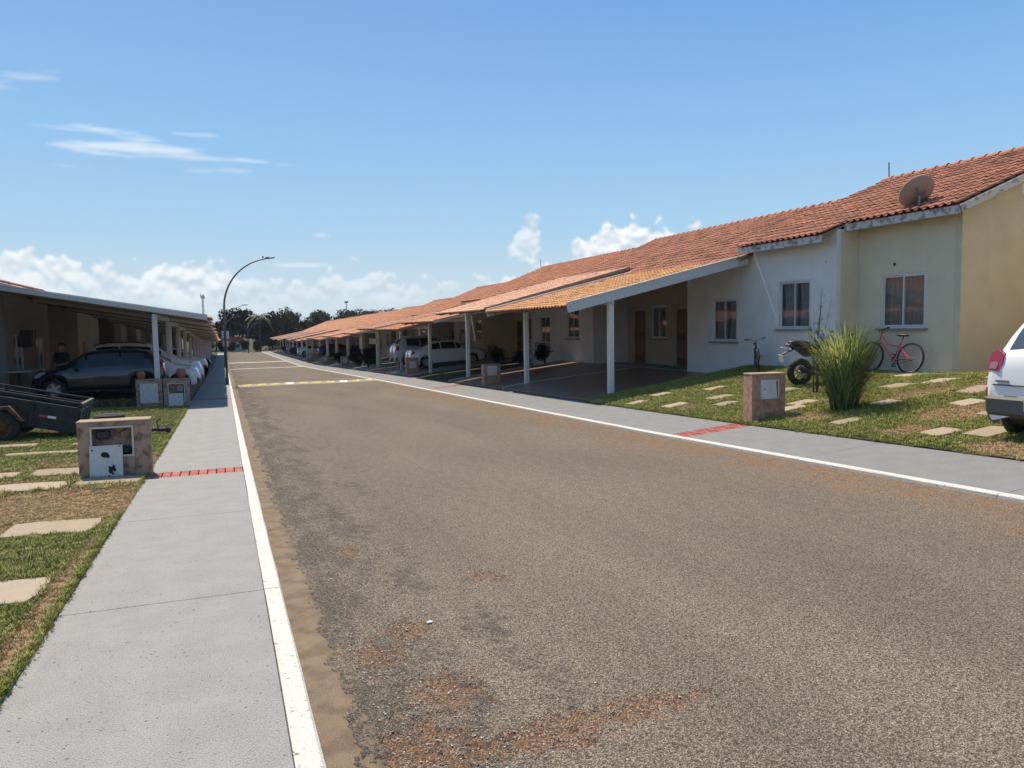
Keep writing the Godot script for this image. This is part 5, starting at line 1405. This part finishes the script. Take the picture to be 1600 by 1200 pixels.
func leaves(seed_, lobes: Array, n, size, c0: Color, c1: Color):
	# many small faces through the volume of the lobes: [centre, radius]
	var r = RandomNumberGenerator.new(); r.seed = seed_
	var v = PackedVector3Array(); var c = PackedColorArray(); var nn = PackedVector3Array(); var ix = PackedInt32Array()
	var tot = 0.0
	for l in lobes: tot += l[1] * l[1]
	for l in lobes:
		for k in int(n * l[1] * l[1] / tot):
			var d = Vector3(r.randfn(), r.randfn(), r.randfn()).normalized()
			var p = l[0] + Vector3(d.x, d.y * 0.8, d.z) * l[1] * pow(r.randf(), 0.35)
			var nrm = (d + Vector3(r.randfn(), r.randfn() + 0.5, r.randfn()) * 0.6).normalized()
			var a = nrm.cross(Vector3(r.randfn(), r.randfn(), r.randfn())).normalized(); var b = nrm.cross(a)
			var s = size * r.randf_range(0.5, 1.3)
			var col = c0.lerp(c1, r.randf()); col.a = 1.0
			var q = v.size()
			v.append(p - a * s); v.append(p - b * s * 0.45); v.append(p + a * s); v.append(p + b * s * 0.45)
			for z in 4: c.append(col); nn.append(nrm)
			for z in [q, q + 1, q + 2, q, q + 2, q + 3]: ix.append(z)
	var arr = []; arr.resize(Mesh.ARRAY_MAX)
	arr[Mesh.ARRAY_VERTEX] = v; arr[Mesh.ARRAY_NORMAL] = nn; arr[Mesh.ARRAY_COLOR] = c; arr[Mesh.ARRAY_INDEX] = ix
	var me = ArrayMesh.new(); me.add_surface_from_arrays(Mesh.PRIMITIVE_TRIANGLES, arr)
	return me
func tree(label, x, z, top, rad, seed_, tone := 0, thin := 1.0):
	var y0 = g(minf(z, 420.0)) - 0.25 if z < 165 else g(160.0) - 0.3
	var h = top - y0
	var t = thing("tree", label, "tree", P(x, y0, z), 0.0, "trees at the end of the street")
	var r = RandomNumberGenerator.new(); r.seed = seed_
	var st = mb()
	var fork = Vector3(r.randf_range(-0.3, 0.3), h * 0.38, 0)
	tube(st, [Vector3(0, -0.1, 0), fork * 0.5 + Vector3(0.1, 0, 0), fork], [0.05 * h * 0.5, 0.04 * h * 0.45, 0.035 * h * 0.4], 7)
	var lobes = []
	var nl = 11
	for k in nl:
		var a = TAU * k / nl * 2.4; var e = r.randf()
		var c = Vector3(cos(a) * rad * 0.62 * sqrt(e), h * r.randf_range(0.42, 0.84), sin(a) * rad * 0.62 * sqrt(e))
		var lr = rad * r.randf_range(0.3, 0.48)
		c.y = minf(c.y, h - lr * 0.82)
		lobes.append([c, lr])
		tube(st, [fork, fork.lerp(c, 0.6) + Vector3(0, 0.2, 0), c], [0.014 * h, 0.009 * h, 0.004 * h], 5)
	obj("trunk", st, M.bark, t)
	var pal = [[Color(0.14, 0.175, 0.06), Color(0.30, 0.34, 0.11)], [Color(0.16, 0.20, 0.07), Color(0.36, 0.38, 0.12)], [Color(0.15, 0.13, 0.07), Color(0.30, 0.26, 0.14)]][tone]
	put("crown", leaves(seed_, lobes, int(1900 * thin), rad * 0.075 + 0.06, pal[0], pal[1]), M.leaf, t)
	return t
func shrub(label, x, z, h, rad, seed_, c0, c1, called := "shrub", leaf := 0.055, count := 900):
	var t = thing(called, label, "shrub", P(x, lot(x, z), z), 0.0, "shrubs in front of the houses")
	var r = RandomNumberGenerator.new(); r.seed = seed_
	var st = mb(); var lobes = []
	for k in 9:
		var a = r.randf() * TAU; var c = Vector3(cos(a) * rad * 0.5 * r.randf(), h * r.randf_range(0.3, 0.8), sin(a) * rad * 0.5 * r.randf())
		lobes.append([c, rad * r.randf_range(0.3, 0.5)])
		tube(st, [Vector3(0, -0.02, 0), c * 0.5 + Vector3(0, 0.05, 0), c], [0.018, 0.012, 0.006], 5)
	obj("stems", st, M.bark, t)
	put("foliage", leaves(seed_, lobes, count, leaf, c0, c1), M.leaf, t)
func plants():
	var x = 10.3; var z = 10.55
	var t = thing("ornamental_grass", "big arching clump of bright green ornamental grass beside the right meter box", "plant", P(x, lot(x, z), z))
	put("blades", arc_blades(7, 2600, 1.48, 0.98, 0.0048, Color(0.13, 0.18, 0.03), Color(0.44, 0.48, 0.09), 0.065), M.blade, t)
	put("inner_blades", arc_blades(8, 900, 0.72, 0.75, 0.005, Color(0.12, 0.13, 0.03), Color(0.46, 0.38, 0.14), 0.075), M.blade, t)
	# tall thin stalks behind it
	x = 11.5; z = 12.55
	t = thing("tall_weed", "tall thin bare stalks rising behind the ornamental grass", "plant", P(x, lot(x, z), z))
	var r = RandomNumberGenerator.new(); r.seed = 77
	var st = mb(); var lobes = []
	for k in 11:
		var a = r.randf() * TAU; var lean = r.randf_range(0.05, 0.38); var h = r.randf_range(1.3, 2.25)
		var tip = Vector3(cos(a) * lean, h, sin(a) * lean)
		tube(st, [Vector3(cos(a), 0, sin(a)) * 0.05, tip * 0.5 - Vector3(cos(a), 0, sin(a)) * lean * 0.15, tip], [0.009, 0.006, 0.002], 5)
		for q in [0.45, 0.6, 0.72, 0.84, 0.93]: lobes.append([tip * q, 0.07])
		for q in 3: tube(st, [tip * (0.55 + 0.13 * q), tip * (0.6 + 0.13 * q) + Vector3(r.randfn(), 0.6, r.randfn()) * 0.10], [0.002, 0.001], 4)
	obj("stems", st, M.bark, t)
	put("leaves", leaves(9, lobes, 260, 0.022, Color(0.08, 0.09, 0.035), Color(0.2, 0.2, 0.09)), M.leaf, t)
	# mid-street shrubs and pots
	var gr = [Color(0.07, 0.10, 0.025), Color(0.18, 0.22, 0.05)]
	var gy = [Color(0.10, 0.11, 0.07), Color(0.22, 0.24, 0.16)]
	var br = [Color(0.07, 0.045, 0.03), Color(0.16, 0.10, 0.06)]
	for q in [[12.9, 36.4, 1.15, 0.9, gy, "silvery shrub on the lawn before the white wall, right row"], [13.3, 31.0, 1.0, 0.7, gy, "pale shrub beside the peach carport"], [13.5, 34.6, 0.8, 0.5, gy, "small shrub under the third house's window"], [9.6, 58.0, 1.3, 0.9, gr, "green shrub past the far speed hump, right side"], [9.8, 60.5, 1.7, 1.0, br, "brown shrub at the pavement, right row"], [9.5, 53.8, 1.5, 0.8, br, "reddish bush under the striped blind"], [10.5, 56.6, 1.9, 1.0, gr, "tall dark shrub behind the green one, right row"], [9.6, 68.5, 1.1, 0.8, gr, "low shrub further along the right row"], [9.5, 112.0, 1.4, 1.2, br, "hedge bush far along the right row"], [9.4, 128.0, 1.3, 1.3, gr, "hedge bush near the end of the right row"],
			[-1.45, 40.2, 1.6, 0.55, [Color(0.12, 0.14, 0.03), Color(0.30, 0.30, 0.07)], "yellow green plant beside the left cars"], [-1.5, 42.4, 1.3, 0.6, br, "reddish plant beside the left row's pavement"], [-1.4, 50.0, 1.0, 0.6, gr, "small plant further down the left pavement"], [-1.4, 60.0, 1.2, 0.7, gr, "bush further down the left row"]]:
		shrub(q[5], q[0], q[1], q[2], q[3], int(q[1] * 7), q[4][0], q[4][1], "shrub", 0.055 if q[1] < 50 else 0.09, 1100)
	# trees beyond the end of the street
	for q in [[3.4, 178, 7.1, 5.4, 0, "big dark tree behind the street lamp at the road's end"], [7.6, 174, 6.3, 4.4, 0, "dark tree beside the palm at the road's end"], [13.0, 186, 5.4, 4.4, 0, "dark tree right of the palm"], [0.4, 205, 4.6, 4.0, 0, "tree left of the palm, further back"], [11.2, 194, 5.2, 4.0, 1, "lighter tree behind the palm"], [17.9, 200, 4.2, 4.2, 1, "rounded tree before the umbrella-shaped one"], [19.7, 260, 9.4, 6.6, 0, "umbrella-shaped tree rising above the tiled roofs"], [30.0, 270, 8.6, 6.4, 0, "second umbrella-shaped tree above the roofs"], [33.2, 235, 6.2, 5.2, 1, "low tree behind the right roofs"], [44.5, 285, 9.4, 5.8, 0, "tree beside the floodlight mast"], [44.6, 250, 8.8, 5.0, 1, "broad tree behind the right roofs"], [27.7, 215, 5.0, 6.4, 0, "wide dark tree filling the gap over the far roofs"], [54.9, 275, 10.0, 5.4, 0, "last tree visible before the nearer roofs"], [-2.6, 190, 4.7, 3.6, 1, "tree between the tower and the lamp post"], [-11.4, 128, 6.2, 3.4, 2, "sparse brownish tree above the left carport"], [9.5, 176, 1.9, 3.2, 0, "bushy tree over the red roof"], [18.9, 190, 2.4, 3.8, 1, "bushy tree behind the last right houses"], [39.0, 262, 8.0, 5.6, 0, "tree in the far grove on the right"], [62.0, 300, 10.6, 5.6, 1, "tree far right of the grove"], [-8.5, 200, 4.6, 4.4, 0, "tree beyond the left row"], [24.0, 232, 4.4, 5.6, 0, "dark tree under the umbrella-shaped ones"], [-17, 215, 4.4, 5.0, 1, "tree far behind the left roofs"], [10.5, 182, 3.6, 3.6, 0, "tree right behind the palm's trunk"], [-1.5, 182, 4.4, 4.2, 0, "dark tree directly behind the near lamp's pole"], [5.5, 190, 5.6, 4.6, 1, "tree filling the gap left of the palm"], [-5.5, 184, 3.6, 4.0, 1, "low tree behind the left carports' far end"]]:
		tree(q[5], float(q[0]), float(q[1]), q[2], q[3], int(q[1] * 13 + q[0] * 7), q[4], 0.55 if q[4] == 2 else 1.0)
	for q in [[-0.3, 163.5, 2.4, 1.7, "left hedge bush closing the road"], [1.8, 164.0, 2.3, 1.7, "second hedge bush closing the road"], [4.2, 164.0, 2.6, 1.7, "middle hedge bush closing the road"], [6.4, 163.5, 2.4, 1.7, "fourth hedge bush closing the road"], [8.8, 164.0, 2.6, 1.9, "right hedge bush closing the road"], [-2.6, 164.5, 2.6, 1.9, "hedge bush at the left corner of the road's end"], [-5.2, 165.0, 2.8, 2.0, "outer left hedge bush past the road's end"], [11.5, 166.0, 2.8, 2.0, "outer right hedge bush past the road's end"]]:
		shrub(q[4], q[0], q[1], q[2], q[3], int(q[0] * 31 + 400), Color(0.05, 0.065, 0.025), Color(0.12, 0.14, 0.05), "hedge_bush", 0.15, 1600)
	# palm
	var y0 = g(160.0) - 0.3
	t = thing("palm_tree", "palm tree with drooping fronds at the end of the road", "tree", P(7.3, y0, 170.5), 0.0, "trees at the end of the street")
	st = mb()
	tube(st, [Vector3(0, -0.1, 0), Vector3(0.1, 3.0, 0), Vector3(0.0, 7.6, 0)], [0.22, 0.16, 0.13], 8)
	obj("trunk", st, M.bark, t)
	for k in 15:
		st = mb()
		var a = k * 2.4; var d = Vector3(cos(a), 0, sin(a)); var up = lerpf(2.6, -0.2, k / 14.0); var s = Vector3(-d.z, 0, d.x)
		var pts = []
		for i in 7:
			var u = i / 6.0
			pts.append(Vector3(0, 7.6, 0) + d * 2.6 * u + Vector3(0, up * u - 2.6 * u * u, 0))
		tube(st, pts, 0.03, 4)
		for i in range(1, 7):
			for e in 3:
				var p: Vector3 = pts[i - 1].lerp(pts[i], e / 3.0)
				for sd in [-1.0, 1.0]: tri(st, p, p + d * 0.12, p + s * sd * 0.55 + Vector3(0, -0.35, 0) + d * 0.2)
		var m = mat(lin(0.05, 0.07, 0.02), 0.6)
		obj("frond", st, m, t)

# ---------- person ----------
func blend(a, b, k):
	var h = clampf(0.5 + 0.5 * (b - a) / k, 0.0, 1.0)
	return lerpf(b, a, h) - k * h * (1.0 - h)
func skin_over(bones: Array, cell: float, k: float):    # bones: [a, ra, b, rb]; surface nets over their smooth union
	var lo = Vector3.ONE * 99; var hi = -lo
	for b in bones:
		for q in [[b[0], b[1]], [b[2], b[3]]]:
			lo = lo.min(q[0] - Vector3.ONE * (q[1] + cell * 2)); hi = hi.max(q[0] + Vector3.ONE * (q[1] + cell * 2))
	var n = Vector3i(((hi - lo) / cell).ceil())
	var f = PackedFloat32Array(); f.resize((n.x + 1) * (n.y + 1) * (n.z + 1)); f.fill(9.0)
	var id = func(x, y, z): return (z * (n.y + 1) + y) * (n.x + 1) + x
	for b in bones:
		var m = maxf(b[1], b[3]) + cell * 3 + k
		var c0 = Vector3i(((b[0].min(b[2]) - Vector3.ONE * m - lo) / cell).floor()).clamp(Vector3i.ZERO, n)
		var c1 = Vector3i(((b[0].max(b[2]) + Vector3.ONE * m - lo) / cell).ceil()).clamp(Vector3i.ZERO, n)
		var ab: Vector3 = b[2] - b[0]; var l2 = maxf(ab.length_squared(), 1e-6)
		for z in range(c0.z, c1.z + 1):
			for y in range(c0.y, c1.y + 1):
				for x in range(c0.x, c1.x + 1):
					var p = lo + Vector3(x, y, z) * cell
					var t = clampf((p - b[0]).dot(ab) / l2, 0.0, 1.0)
					var d = p.distance_to(b[0] + ab * t) - lerpf(b[1], b[3], t)
					var i = id.call(x, y, z)
					f[i] = blend(f[i], d, k)
	var st = mb(); st.set_smooth_group(1)
	var at = {}
	for z in n.z:
		for y in n.y:
			for x in n.x:
				var s = Vector3.ZERO; var c = 0
				for e in [[0, 0, 0, 1, 0, 0], [0, 1, 0, 1, 1, 0], [0, 0, 1, 1, 0, 1], [0, 1, 1, 1, 1, 1], [0, 0, 0, 0, 1, 0], [1, 0, 0, 1, 1, 0], [0, 0, 1, 0, 1, 1], [1, 0, 1, 1, 1, 1], [0, 0, 0, 0, 0, 1], [1, 0, 0, 1, 0, 1], [0, 1, 0, 0, 1, 1], [1, 1, 0, 1, 1, 1]]:
					var a = f[id.call(x + e[0], y + e[1], z + e[2])]; var b = f[id.call(x + e[3], y + e[4], z + e[5])]
					if (a < 0) != (b < 0):
						s += Vector3(x + e[0], y + e[1], z + e[2]).lerp(Vector3(x + e[3], y + e[4], z + e[5]), a / (a - b)); c += 1
				if c > 0: at[Vector3i(x, y, z)] = lo + s / c * cell
	for q in at:
		for ax in 3:
			var d = Vector3i.ZERO; d[ax] = 1
			var u = Vector3i.ZERO; u[(ax + 1) % 3] = 1
			var v = Vector3i.ZERO; v[(ax + 2) % 3] = 1
			var a = f[id.call(q.x, q.y, q.z)]; var e = q + d; var b = f[id.call(e.x, e.y, e.z)]
			if (a < 0) != (b < 0) and at.has(q - u) and at.has(q - v) and at.has(q - u - v):
				if a < 0: quad(st, at[q], at[q - v], at[q - u - v], at[q - u])
				else: quad(st, at[q], at[q - u], at[q - u - v], at[q - v])
	return st
func person():
	var x = -5.12; var z = 29.5
	var t = thing("person", "person in dark shirt standing in the nearest left carport, forearms raised", "person", P(x, lot(x, z) + 0.035, z), -0.5)
	var V = func(a, b, c): return Vector3(a, b, c)
	var sk = []; var L = []
	# facing +z locally (toward the camera), arms bent in front holding something low
	sk.append([V.call(0, 1.60, 0.02), 0.095, V.call(0, 1.50, 0.045), 0.075])
	sk.append([V.call(0, 1.655, -0.01), 0.098, V.call(0, 1.62, 0.0), 0.10])
	sk.append([V.call(0, 1.585, 0.11), 0.018, V.call(0, 1.555, 0.125), 0.022])
	sk.append([V.call(0, 1.46, 0), 0.06, V.call(0, 1.38, -0.01), 0.07])
	sk.append([V.call(-0.10, 1.32, -0.01), 0.11, V.call(0.10, 1.32, -0.01), 0.11])
	sk.append([V.call(0, 1.30, 0), 0.14, V.call(0, 1.00, 0.0), 0.135])
	sk.append([V.call(-0.07, 0.95, 0), 0.125, V.call(0.07, 0.95, 0), 0.125])
	for s in [-1.0, 1.0]:
		sk.append([V.call(s * 0.095, 1.57, 0.0), 0.02, V.call(s * 0.10, 1.60, -0.005), 0.022])
		sk.append([V.call(s * 0.20, 1.36, 0), 0.065, V.call(s * 0.25, 1.10, 0.03), 0.045])
		sk.append([V.call(s * 0.25, 1.10, 0.03), 0.044, V.call(s * 0.13, 1.02, 0.26), 0.03])
		sk.append([V.call(s * 0.13, 1.02, 0.26), 0.034, V.call(s * 0.09, 1.01, 0.33), 0.034])
		for k in 4: sk.append([V.call(s * (0.115 - 0.018 * k), 1.02 - 0.006 * k, 0.335), 0.0105, V.call(s * (0.09 - 0.02 * k), 0.985 - 0.004 * k, 0.39 - 0.006 * absf(k - 1.5)), 0.009])
		sk.append([V.call(s * 0.10, 1.03, 0.29), 0.012, V.call(s * 0.055, 1.05, 0.34), 0.0095])
		sk.append([V.call(s * 0.09, 0.92, 0), 0.09, V.call(s * 0.10, 0.50, 0.015), 0.058])
		sk.append([V.call(s * 0.10, 0.50, 0.015), 0.056, V.call(s * 0.105, 0.09, -0.02), 0.038])
		sk.append([V.call(s * 0.105, 0.04, -0.03), 0.038, V.call(s * 0.12, 0.03, 0.14), 0.030])
	obj("body", skin_over(sk, 0.016, 0.018), M.skin, t)
	var sh = [[V.call(-0.13, 1.33, -0.01), 0.122, V.call(0.13, 1.33, -0.01), 0.122], [V.call(0, 1.31, 0), 0.158, V.call(0, 0.98, 0.0), 0.158], [V.call(-0.05, 0.96, 0), 0.148, V.call(0.05, 0.96, 0), 0.148]]
	for s in [-1.0, 1.0]: sh.append([V.call(s * 0.20, 1.37, 0), 0.078, V.call(s * 0.245, 1.16, 0.025), 0.068])
	obj("shirt", skin_over(sh, 0.025, 0.03), M.shirt, t)
	var pn = [[V.call(-0.06, 0.93, 0), 0.142, V.call(0.06, 0.93, 0), 0.142]]
	for s in [-1.0, 1.0]: pn.append([V.call(s * 0.092, 0.88, 0), 0.108, V.call(s * 0.10, 0.50, 0.012), 0.088])
	obj("shorts", skin_over(pn, 0.025, 0.02), M.shorts, t)
	var st = mb()
	blob(st, Vector3(0, 1.685, -0.025), Vector3(0.112, 0.095, 0.115), Basis(), 10)
	obj("hair", st, M.hair, t)
	st = mb()
	for s in [-1.0, 1.0]: blob(st, Vector3(s * 0.034, 1.615, 0.098), Vector3(0.013, 0.009, 0.008), Basis(), 5)
	obj("eyes", st, M.soot, t)

# ---------- small and far things ----------
func bits():
	# satellite dish near the eave of the first roof
	var t = thing("satellite_dish", "brownish satellite dish standing on the roof above the cream wall", "satellite dish", P(14.72, 3.98, 12.95))
	var st = mb()
	tube(st, [Vector3(0, -0.08, 0), Vector3(0, 0.40, 0)], 0.025, 8)
	cbx(st, Vector3(0, -0.06, 0), Vector3(0.16, 0.02, 0.16), 0.004)
	obj("mast", st, M.dish, t)
	var aim = Basis(Quaternion(Vector3.UP, Vector3(0.30, 0.62, -0.75).normalized()))
	st = mb()
	var pr = []
	for k in 9: pr.append([0.36 * k / 8.0, 0.075 * pow(k / 8.0, 2.0)])
	pr.append([0.367, 0.082]); pr.append([0.36, 0.068])
	for k in 8: pr.append([0.36 * (7 - k) / 8.0, 0.075 * pow((7 - k) / 8.0, 2.0) - 0.006])
	lathe(st, pr, 32, Transform3D(aim.scaled_local(Vector3(1.0, 1, 1.12)), Vector3(0.02, 0.47, -0.06)))
	obj("reflector", st, M.dish, t)
	st = mb()
	for s in [-0.12, 0.12]: tube(st, [Vector3(0, 0.38, 0), Vector3(0.02, 0.47, -0.06) + aim * Vector3(s, -0.005, 0.10)], 0.012, 6)
	tube(st, [Vector3(0, 0.36, 0), Vector3(0.02, 0.47, -0.06) + aim * Vector3(0, -0.005, -0.14)], 0.012, 6)
	obj("bracket", st, M.pole, t)
	st = mb()
	var lnb = Vector3(0.02, 0.47, -0.06) + aim * Vector3(0, 0.36, 0.25)
	tube(st, [Vector3(0.02, 0.47, -0.06) + aim * Vector3(0, 0.07, 0.40), lnb], 0.010, 6); tube(st, [lnb, lnb - aim * Vector3(0, 0.10, 0)], 0.03, 8)
	obj("feed_arm", st, M.plate, t)
	for q in [[19.1, 5.80, 17.9, 0.50, "thin antenna rod on the ridge of the first roof"], [19.1, 5.20, 45.0, 0.55, "thin antenna rod on the ridge of a further roof"]]:
		st = mb()
		tube(st, [Vector3(0, 0, 0), Vector3(-0.02, q[3], 0)], 0.018, 6); cbx(st, Vector3(0, 0.02, 0), Vector3(0.08, 0.04, 0.08), 0.01)
		var o = obj("antenna_rod", st, M.pole); o.position = P(q[0], q[1] + 0.08, q[2])
		tag(o, q[4], "antenna")
	for q in [[14.895, 2.93, 13.75, 0.035, "round hole in the cream wall above its window"], [14.195, 3.1, 15.2, 0.015, "small dark hole high in the white wall"]]:
		st = mb(); lathe(st, [[0.0, 0.004], [q[3], 0.004], [q[3] * 1.15, 0.0]], 12, Transform3D(Basis(Vector3.BACK, PI / 2), Vector3.ZERO))
		var hole = obj("wall_hole", st, M.soot); hole.position = P(q[0], q[1], q[2]); tag(hole, q[4], "hole")
	# outdoor unit above the recessed window, blind between posts
	t = thing("air_conditioner", "white air conditioner unit above the recessed window under the ochre carport", "air conditioner", P(15.62, 2.42, 22.55))
	st = mb(); cbx(st, Vector3(0, 0.25, 0), Vector3(0.28, 0.5, 0.72), 0.02); obj("case", st, M.plate, t)
	st = mb()
	for k in 5: torus(st, 0.05 + 0.035 * k, 0.006, Transform3D(Basis(Vector3.BACK, PI / 2), Vector3(-0.145, 0.25, 0.08)), 24, 4)
	obj("fan_grille", st, M.plastic, t)
	st = mb()
	for s in [-0.25, 0.25]: bar(st, Vector3(-0.12, -0.015, s), Vector3(0.18, -0.015, s), 0.03, 0.03)
	obj("bracket", st, M.steel, t)
	t = thing("striped_blind", "rolled striped blind hanging at the front of a right carport", "blind", P(9.72, g(51.4) + 2.22, 52.9))
	for k in 5:
		st = mb()
		cbx(st, Vector3(0, -0.07 * k, 0), Vector3(0.05, 0.066, 2.6), 0.008)
		obj("slat", st, M.white if k % 2 == 0 else M.wood, t)
	sign_plate("square plate fixed high on the near street lamp", P(0.12, 1.42, 40.0), 0.34, 0.36, M.alu)
	sign_plate("smaller plate under the square one on the near street lamp", P(0.12, 0.98, 40.0), 0.26, 0.26, M.alu)
	lamp_post("nearest curved street lamp on the left pavement", P(0.12, g(40.0), 40.0), 0.0)
	lamp_post("second street lamp on the left pavement", P(0.10, g(78.0), 82.0), 0.0)
	lamp_post("third street lamp on the left pavement", P(0.10, g(118.0), 122.0), 0.0)
	lamp_post("two-armed street lamp near the end of the road", P(4.6, road_y(4.6, 158.0), 158.0), 0.0, 3.4, true)
	# left carport clutter on the house wall
	t = thing("wall_cabinet", "black cabinet hung on the wall in the nearest left carport", "cabinet", P(-6.42, 1.15, 31.3))
	st = mb(); cbx(st, Vector3(0, 0.3, 0), Vector3(0.3, 0.6, 0.8), 0.015); obj("case", st, M.black, t)
	st = mb(); bx(st, Vector3(0.155, 0.3, 0.0), Vector3(0.01, 0.56, 0.01)); obj("handle", st, M.steel, t)
	t = thing("workbench", "cluttered grey workbench by the wall in the nearest left carport", "table", P(-6.0, lot(-6.0, 28.4) + 0.035, 28.4))
	st = mb(); cbx(st, Vector3(0, 0.86, 0), Vector3(0.7, 0.05, 1.5), 0.01); obj("top", st, M.stone, t)
	for sx in [-0.3, 0.3]:
		for sz in [-0.68, 0.68]:
			st = mb(); bx(st, Vector3(sx, 0.417, sz), Vector3(0.06, 0.83, 0.06)); obj("leg", st, M.wood, t)
	# far buildings behind the hedge
	for q in [[1.6, 177.0, 5.5, "low house with red roof behind the hedge at the road's end", 0.35], [13.8, 186.0, 6.5, "red roofed house beyond the last right carport", 0.6], [19.5, 198.0, 6.0, "second red roofed house beyond the right row", 1.4]]:
		var yb = g(160.0) - 0.3
		t = thing("far_house", q[3], "house", P(q[0], yb, q[1]), 0.0, "red roofed houses past the road's end")
		var w = q[2]; var top = q[4] - yb
		st = mb(); bx(st, Vector3(0, (top - 0.9) / 2, -2.0), Vector3(w, top - 0.9, 4.0)); obj("wall", st, M.far_wall, t)
		st = mb()
		prism(st, PackedVector2Array([Vector2(-w / 2 - 0.4, 0), Vector2(w / 2 + 0.4, 0), Vector2(w / 2 - 0.8, 0.95), Vector2(-w / 2 + 0.8, 0.95)]), 4.8, Transform3D(Basis(), Vector3(0, top - 0.9, -4.4)))
		obj("roof", st, M.tin_red, t)
		for k in 2:
			st = mb(); bx(st, Vector3(-w * 0.25 + k * w * 0.5, (top - 0.9) * 0.55, 0.02), Vector3(1.0, 0.9, 0.06))
			var wn = obj("window", st, M.alu, t)
			st = mb(); bx(st, Vector3(-w * 0.25 + k * w * 0.5, (top - 0.9) * 0.55, 0.055), Vector3(0.86, 0.76, 0.012)); obj("pane", st, M.car_glass, wn)
	# masts on the horizon
	t = thing("radio_mast", "slender radio mast on the horizon left of the street lamp", "mast", P(-8.8, g(420.0) - 0.5, 420.0))
	for s in [Vector3(-0.8, 0, 0), Vector3(0.8, 0, 0), Vector3(0, 0, 1.2)]:
		st = mb(); tube(st, [s, s * 0.35 + Vector3(0, 24.2, 0)], 0.12, 5); obj("leg", st, M.steel, t)
	for k in 11:
		st = mb()
		var f = 1.0 - 0.65 * k / 11.0; var f2 = 1.0 - 0.65 * (k + 1) / 11.0
		tube(st, [Vector3(-0.8 * f, k * 2.2, 0), Vector3(0.8 * f2, k * 2.2 + 2.2, 0)], 0.07, 4); tube(st, [Vector3(0.8 * f, k * 2.2, 0), Vector3(0, k * 2.2 + 2.2, 1.2 * f2)], 0.07, 4)
		obj("brace", st, M.steel, t)
	st = mb()
	for a in 6: cbx(st, Vector3(cos(a * 1.05) * 0.8, 23.0 + 0.8 * (a % 2), sin(a * 1.05) * 0.8), Vector3(0.4, 1.9, 0.3), 0.05)
	obj("antennas", st, M.plate, t)
	t = thing("floodlight_mast", "floodlight mast above the trees on the right horizon", "mast", P(45.3, g(300.0) - 0.5, 300.0))
	st = mb(); tube(st, [Vector3.ZERO, Vector3(0, 15.6, 0)], [0.25, 0.15], 6); obj("pole", st, M.pole, t)
	st = mb(); cbx(st, Vector3(0, 15.8, 0), Vector3(1.4, 0.6, 0.4), 0.05); obj("lamps", st, M.pole, t)
	# small litter
	st = mb(); blob(st, Vector3.ZERO, Vector3(0.022, 0.006, 0.016), Basis(), 5)
	var o = obj("paper_scrap", st, M.white_mark); o.position = P(1.13, road_y(1.13, 4.5) + 0.006, 4.5)
	tag(o, "tiny white scrap lying on the asphalt in the foreground", "litter")

func _ready():
	rng.seed = 20240
	n1.seed = 1; n1.frequency = 0.35; n1.fractal_octaves = 3
	n2.seed = 2; n2.frequency = 0.35; n2.fractal_octaves = 2
	n3.seed = 3; n3.frequency = 0.5; n3.fractal_octaves = 2
	set_view()
	materials()
	make_tiles()
	setting()
	rows()
	hump()
	near_boxes()
	cars()
	trailer()
	bicycle("pink bicycle leaning against the cream wall", P(14.52, lot(14.5, 13.5) + 0.012, 13.52), PI / 2, 1.03, M.pink, 0.16, 0.9)
	bicycle("small dark child's bicycle by the white wall", P(13.55, lot(13.5, 16.95) + 0.012, 16.95), -2.2, 0.86, M.black, 0.1, 0.1)
	motorcycle()
	plants()
	person()
	bits()
